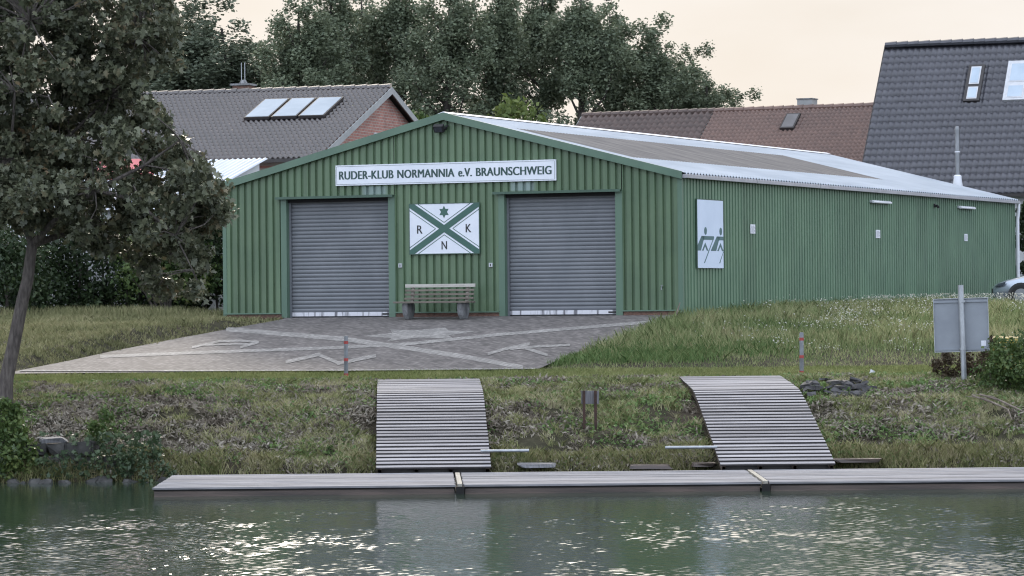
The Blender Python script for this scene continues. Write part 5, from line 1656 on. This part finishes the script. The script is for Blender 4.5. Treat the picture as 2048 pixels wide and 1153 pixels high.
# ivy on it
N = 2300
C_ = np.stack([rng.uniform(-9.2, -6.3, N), 60.9 + rng.uniform(-.16, .45, N), rng.uniform(.06, .85, N)], 1)
C_ = C_[fbm(C_[:, 0] * 2.2, C_[:, 2] * 3, 12) > .43]
V, Fc = leaf_cloud(C_, .085, rng, 'maple', .6, .4)
o = mesh_np('ivy', V, Fc, MT['ivy']); props(o, 'broad ivy leaves hanging over the old stone wall', None, None, 'stuff')
# timber edge behind the jetty
for xa, xb, yy, lb in ((1265, 1340, 933, 'flat weathered edge board behind the jetty left of right ramp'), (1385, 1430, 929, 'short edge board touching the foot of the right ramp'), (1672, 1760, 921, 'flat edge board behind the jetty right of right ramp'), (1040, 1110, 930, 'pale flat stone slab behind the jetty in the middle')):
    A, B = at(xa, yy, 60.9), at(xb, yy, 60.9)
    me = rock(rng, B.x - A.x, .35, .07, True)
    o = link_mesh('edge_board', me, MT['wet_wood'] if 'board' in lb else MT['grey_plank']); o.location = ((A.x + B.x) / 2, 60.9, A.z)
    if 'stone' in lb: o.name = 'stone_slab'
    props(o, lb, 'board' if 'board' in lb else 'slab')
# litter
g = ground(1741, 751); g = on_ground(g.x, g.y)
o = MB().tube([(0, 0, 0), (.02, 0, .04), (.05, 0, .10)], [.04, .045, .055], 10).build('paper_cup', MT['white_pipe'], None, True); o.location = g
props(o, 'small white cup lying in the grass right of bollard', 'cup')

# ------------------------------------------------------------------ grass, herbs and litter on the bank
MT['grass'] = leaf_mat('short_green_grass', [(0.135, 0.17, 0.06), (0.2, 0.24, 0.085), (0.28, 0.305, 0.12), (0.4, 0.38, 0.195)], 0.25, 0.6, 0.45, 0.7, 0.25)
MT['grass_bank'] = leaf_mat('mixed_bank_grass', [(0.09, 0.11, 0.05), (0.165, 0.195, 0.08), (0.27, 0.295, 0.125), (0.39, 0.375, 0.21), (0.52, 0.475, 0.33), (0.28, 0.24, 0.17)], 0.2, 0.7, 0.55, 0.9, 0.2)
MT['grass_lawn'] = leaf_mat('dry_lawn_grass', [(0.12, 0.135, 0.065), (0.2, 0.21, 0.1), (0.32, 0.31, 0.165), (0.46, 0.41, 0.25)], 0.2, 0.7, 0.5, 0.6, 0.2)
MT['meadow'] = leaf_mat('tall_meadow_grass', [(0.095, 0.15, 0.055), (0.16, 0.215, 0.085), (0.25, 0.285, 0.13), (0.38, 0.37, 0.2), (0.46, 0.42, 0.26)], 0.28, 0.65, 0.5, 0.5, 0.2)
MT['herb'] = leaf_mat('lush_green_herbs', [(0.07, 0.13, 0.045), (0.11, 0.185, 0.06), (0.16, 0.23, 0.085), (0.23, 0.27, 0.12)], 0.3, 0.6, 0.4, 0.8, 0.25)
MT['sedge'] = leaf_mat('bank_edge_grass', [(0.1, 0.125, 0.05), (0.18, 0.2, 0.08), (0.29, 0.27, 0.14), (0.42, 0.37, 0.24)], 0.2, 0.7, 0.4, 1.0, 0.2)
MT['litter'] = leaf_mat('dry_leaf_litter', [(0.09, 0.075, 0.058), (0.17, 0.145, 0.115), (0.28, 0.25, 0.205), (0.4, 0.37, 0.32)], 0.1, 0.8, 0.4, 0.8, 0.2)
MT['flower'] = leaf_mat('white_meadow_flowers', [(0.42, 0.42, 0.36), (0.55, 0.55, 0.48), (0.64, 0.63, 0.56)], 0.3, 0.7, 0.3, 1.0, 0.2)

def blocked(X, Y):
    jit = (fbm(X * 2.2, Y * 2.2, 66) - .42) * .55
    b_ = (X > XL(Y) + jit) & (X < XR(Y) - jit) & (Y > Y_FRONT + jit * .5) & (Y < y_facade(X) + .1)
    lx, ly = to_local(X, Y)
    b_ |= (lx > -BW - .02) & (lx < .05) & (ly > -.02)
    for xl0, xl1, w in RAMPS:
        x0 = xl0 + (xl1 - xl0) * (Y - 60.05) / 7.95
        b_ |= (X > x0 - .03) & (X < x0 + w + .03) & (Y < 68.05)
    return b_
def tuft_blades(n, k, spread, h, w, area, rng, keep=None, lean=.9):
    X, Y = scatter(n, *area, rng, keep)
    X, Y, hf = tufts(X, Y, k, spread, rng)
    ok = ~blocked(X, Y)
    X, Y, hf = X[ok], Y[ok], hf[ok]
    return blades(X, Y, h * hf, w, rng, lean)
def scatter(n, x0, x1, y0, y1, rng, keep=None):
    X = rng.uniform(x0, x1, n); Y = rng.uniform(y0, y1, n)
    vis = np.abs(X) < Y * .158 + 2.5
    ok = vis & ~blocked(X, Y)
    if keep is not None: ok &= rng.random(n) < keep(X, Y)
    return X[ok], Y[ok]
def tufts(X, Y, k, spread, rng):
    """k blades round every tuft centre; returns blade roots and each tuft's own height factor"""
    n_ = len(X)
    hf = np.repeat(rng.uniform(.5, 1.6, n_), k)
    a = rng.uniform(0, 6.283, n_ * k); q = spread * np.sqrt(rng.random(n_ * k)) * np.repeat(rng.uniform(.5, 1.4, n_), k)
    return np.repeat(X, k) + np.cos(a) * q, np.repeat(Y, k) + np.sin(a) * q, hf
def blades(X, Y, h, w, rng, lean=0.5, hvar=0.5, z=None):
    N = len(X)
    Z = T(X, Y) if z is None else z
    a = rng.uniform(0, 6.283, N)
    hh = h * rng.uniform(1 - hvar, 1 + hvar, N)
    ln = lean * hh * rng.uniform(.2, 1.2, N)
    dx, dy = np.cos(a) * ln, np.sin(a) * ln
    f = rng.uniform(0, 6.283, N)
    wx_, wy_ = np.cos(f) * w / 2, np.sin(f) * w / 2
    B = np.stack([X, Y, Z - .02], 1)
    Wd = np.stack([wx_, wy_, np.zeros(N)], 1)
    M_ = B + np.stack([dx * .35, dy * .35, hh * .6], 1)
    Tp = B + np.stack([dx, dy, hh], 1)
    V = np.stack([B - Wd, B + Wd, M_ + Wd * .7, Tp, M_ - Wd * .7], 1).reshape(-1, 3)
    return V, np.arange(N * 5).reshape(N, 5)
rng = np.random.default_rng(101)
# bank slope, patchy
dens = lambda X, Y: .06 + .94 * sstep(.44, .60, fbm(X * 1.1, Y * 1.1, 40))
V, Fc = tuft_blades(21500, 22, .075, .105, .014, (-12.5, 13, 60.95, 67.9), rng, dens, 1.0)
o = mesh_np('bank_grass', V, Fc, MT['grass_bank']); props(o, 'patchy dry grass covering the canal bank', None, None, 'stuff')
# bright strip at the top of the bank
X, Y = scatter(190000, -13, 14, 66.6, 70.45, rng, lambda X, Y: sstep(66.6, 68.2, Y + (fbm(X, Y, 9) - .5) * 2.4))
V, Fc = blades(X, Y, .065, .014, rng, .8)
o = mesh_np('strip_grass', V, Fc, MT['grass']); props(o, 'strip of short bright green grass along the bank top', None, None, 'stuff')
# left lawn
V, Fc = tuft_blades(15000, 14, .09, .075, .016, (-14.5, -4.5, 70.4, 89), rng, lambda X, Y: .3 + .7 * sstep(.3, .6, fbm(X * .6, Y * .6, 50)), .9)
o = mesh_np('lawn_grass', V, Fc, MT['grass_lawn']); props(o, 'dry lawn grass left of the forecourt', None, None, 'stuff')
X, Y = scatter(9000, -14.5, -6.0, 85.2, 88.6, rng)
V, Fc = blades(X, Y, .22, .016, rng, .5)
o = mesh_np('lawn_edge_grass', V, Fc, MT['grass_lawn']); props(o, 'taller grass fringe in front of the hedge', None, None, 'stuff')
# right meadow
X, Y = scatter(170000, 0.3, 19, 70.4, 104, rng, lambda X, Y: np.where(Y < 90, 1, .5))
hm = .07 + .17 * sstep(71.2, 74.5, Y) * (.35 + 1.1 * fbm(X * .7, Y * .5, 60)) * np.where(X > 12.2, .6, 1)
V, Fc = blades(X, Y, hm, .017, rng, .6)
o = mesh_np('meadow_grass', V, Fc, MT['meadow']); props(o, 'tall wild meadow grass beside the green side wall', None, None, 'stuff')
X, Y = scatter(42000, 0.6, 9.0, 71.3, 82, rng, lambda X, Y: (1 - sstep(4.2, 6.6, X - (Y - 71) * .18)) * sstep(.28, .5, fbm(X * .8, Y * .6, 70)))
V, Fc = blades(X, Y, .15, .02, rng, .9)
o = mesh_np('herbs', V, Fc, MT['herb']); props(o, 'lush green herbs at the corner of the forecourt', None, None, 'stuff')
X, Y = scatter(40000, 2.0, 17, 72.0, 100, rng, lambda X, Y: sstep(3.0, 6.5, X - (Y - 72) * .14) * sstep(.42, .66, fbm(X * .9, Y * .5, 80)) * sstep(.35, .6, noise2(X * 3.5, Y * 2, 8)))
Z = T(X, Y) + (.08 + .17 * sstep(71.2, 74.5, Y)) * rng.uniform(.8, 1.6, len(X))
V, Fc = leaf_cloud(np.stack([X, Y, Z], 1), .038, rng, 'quad', 0, .6)
o = mesh_np('meadow_flowers', V, Fc, MT['flower']); props(o, 'countless tiny white flowers in the meadow', None, None, 'stuff')
# fringe hanging over the water's edge
X, Y = scatter(48000, -12.5, 13.5, 60.75, 61.7, rng, lambda X, Y: sstep(.3, .5, fbm(X * .8, Y * 0 + 2, 90)))
V, Fc = blades(X, Y, .17, .015, rng, .9)
o = mesh_np('shore_grass', V, Fc, MT['sedge']); props(o, 'long shaggy grass fringe along the shore', None, None, 'stuff')
# creeping herbs and dry leaves lying on the slope
X, Y = scatter(104000, -12.5, 13.5, 61.1, 68.3, rng, lambda X, Y: sstep(.38, .6, fbm(X * 1.1, Y * 1.1, 95)))
V, Fc = leaf_cloud(np.stack([X, Y, T(X, Y) + rng.uniform(.01, .12, len(X))], 1), .065, rng, 'quad', 0, 1.2)
o = mesh_np('bank_herbs', V, Fc, MT['herb']); props(o, 'low creeping green weeds on the bank', None, None, 'stuff')
X, Y = scatter(174000, -12.5, 13.5, 61.0, 68.3, rng, lambda X, Y: sstep(.36, .58, fbm(X * .8, Y * 1.0, 120)))
V, Fc = leaf_cloud(np.stack([X, Y, T(X, Y) + rng.uniform(.01, .10, len(X))], 1), .11, rng, 'long', 0, 1.0)
o = mesh_np('dry_cuttings', V, Fc, MT['litter']); props(o, 'dry grass cuttings and dead leaves strewn over the bank', None, None, 'stuff')
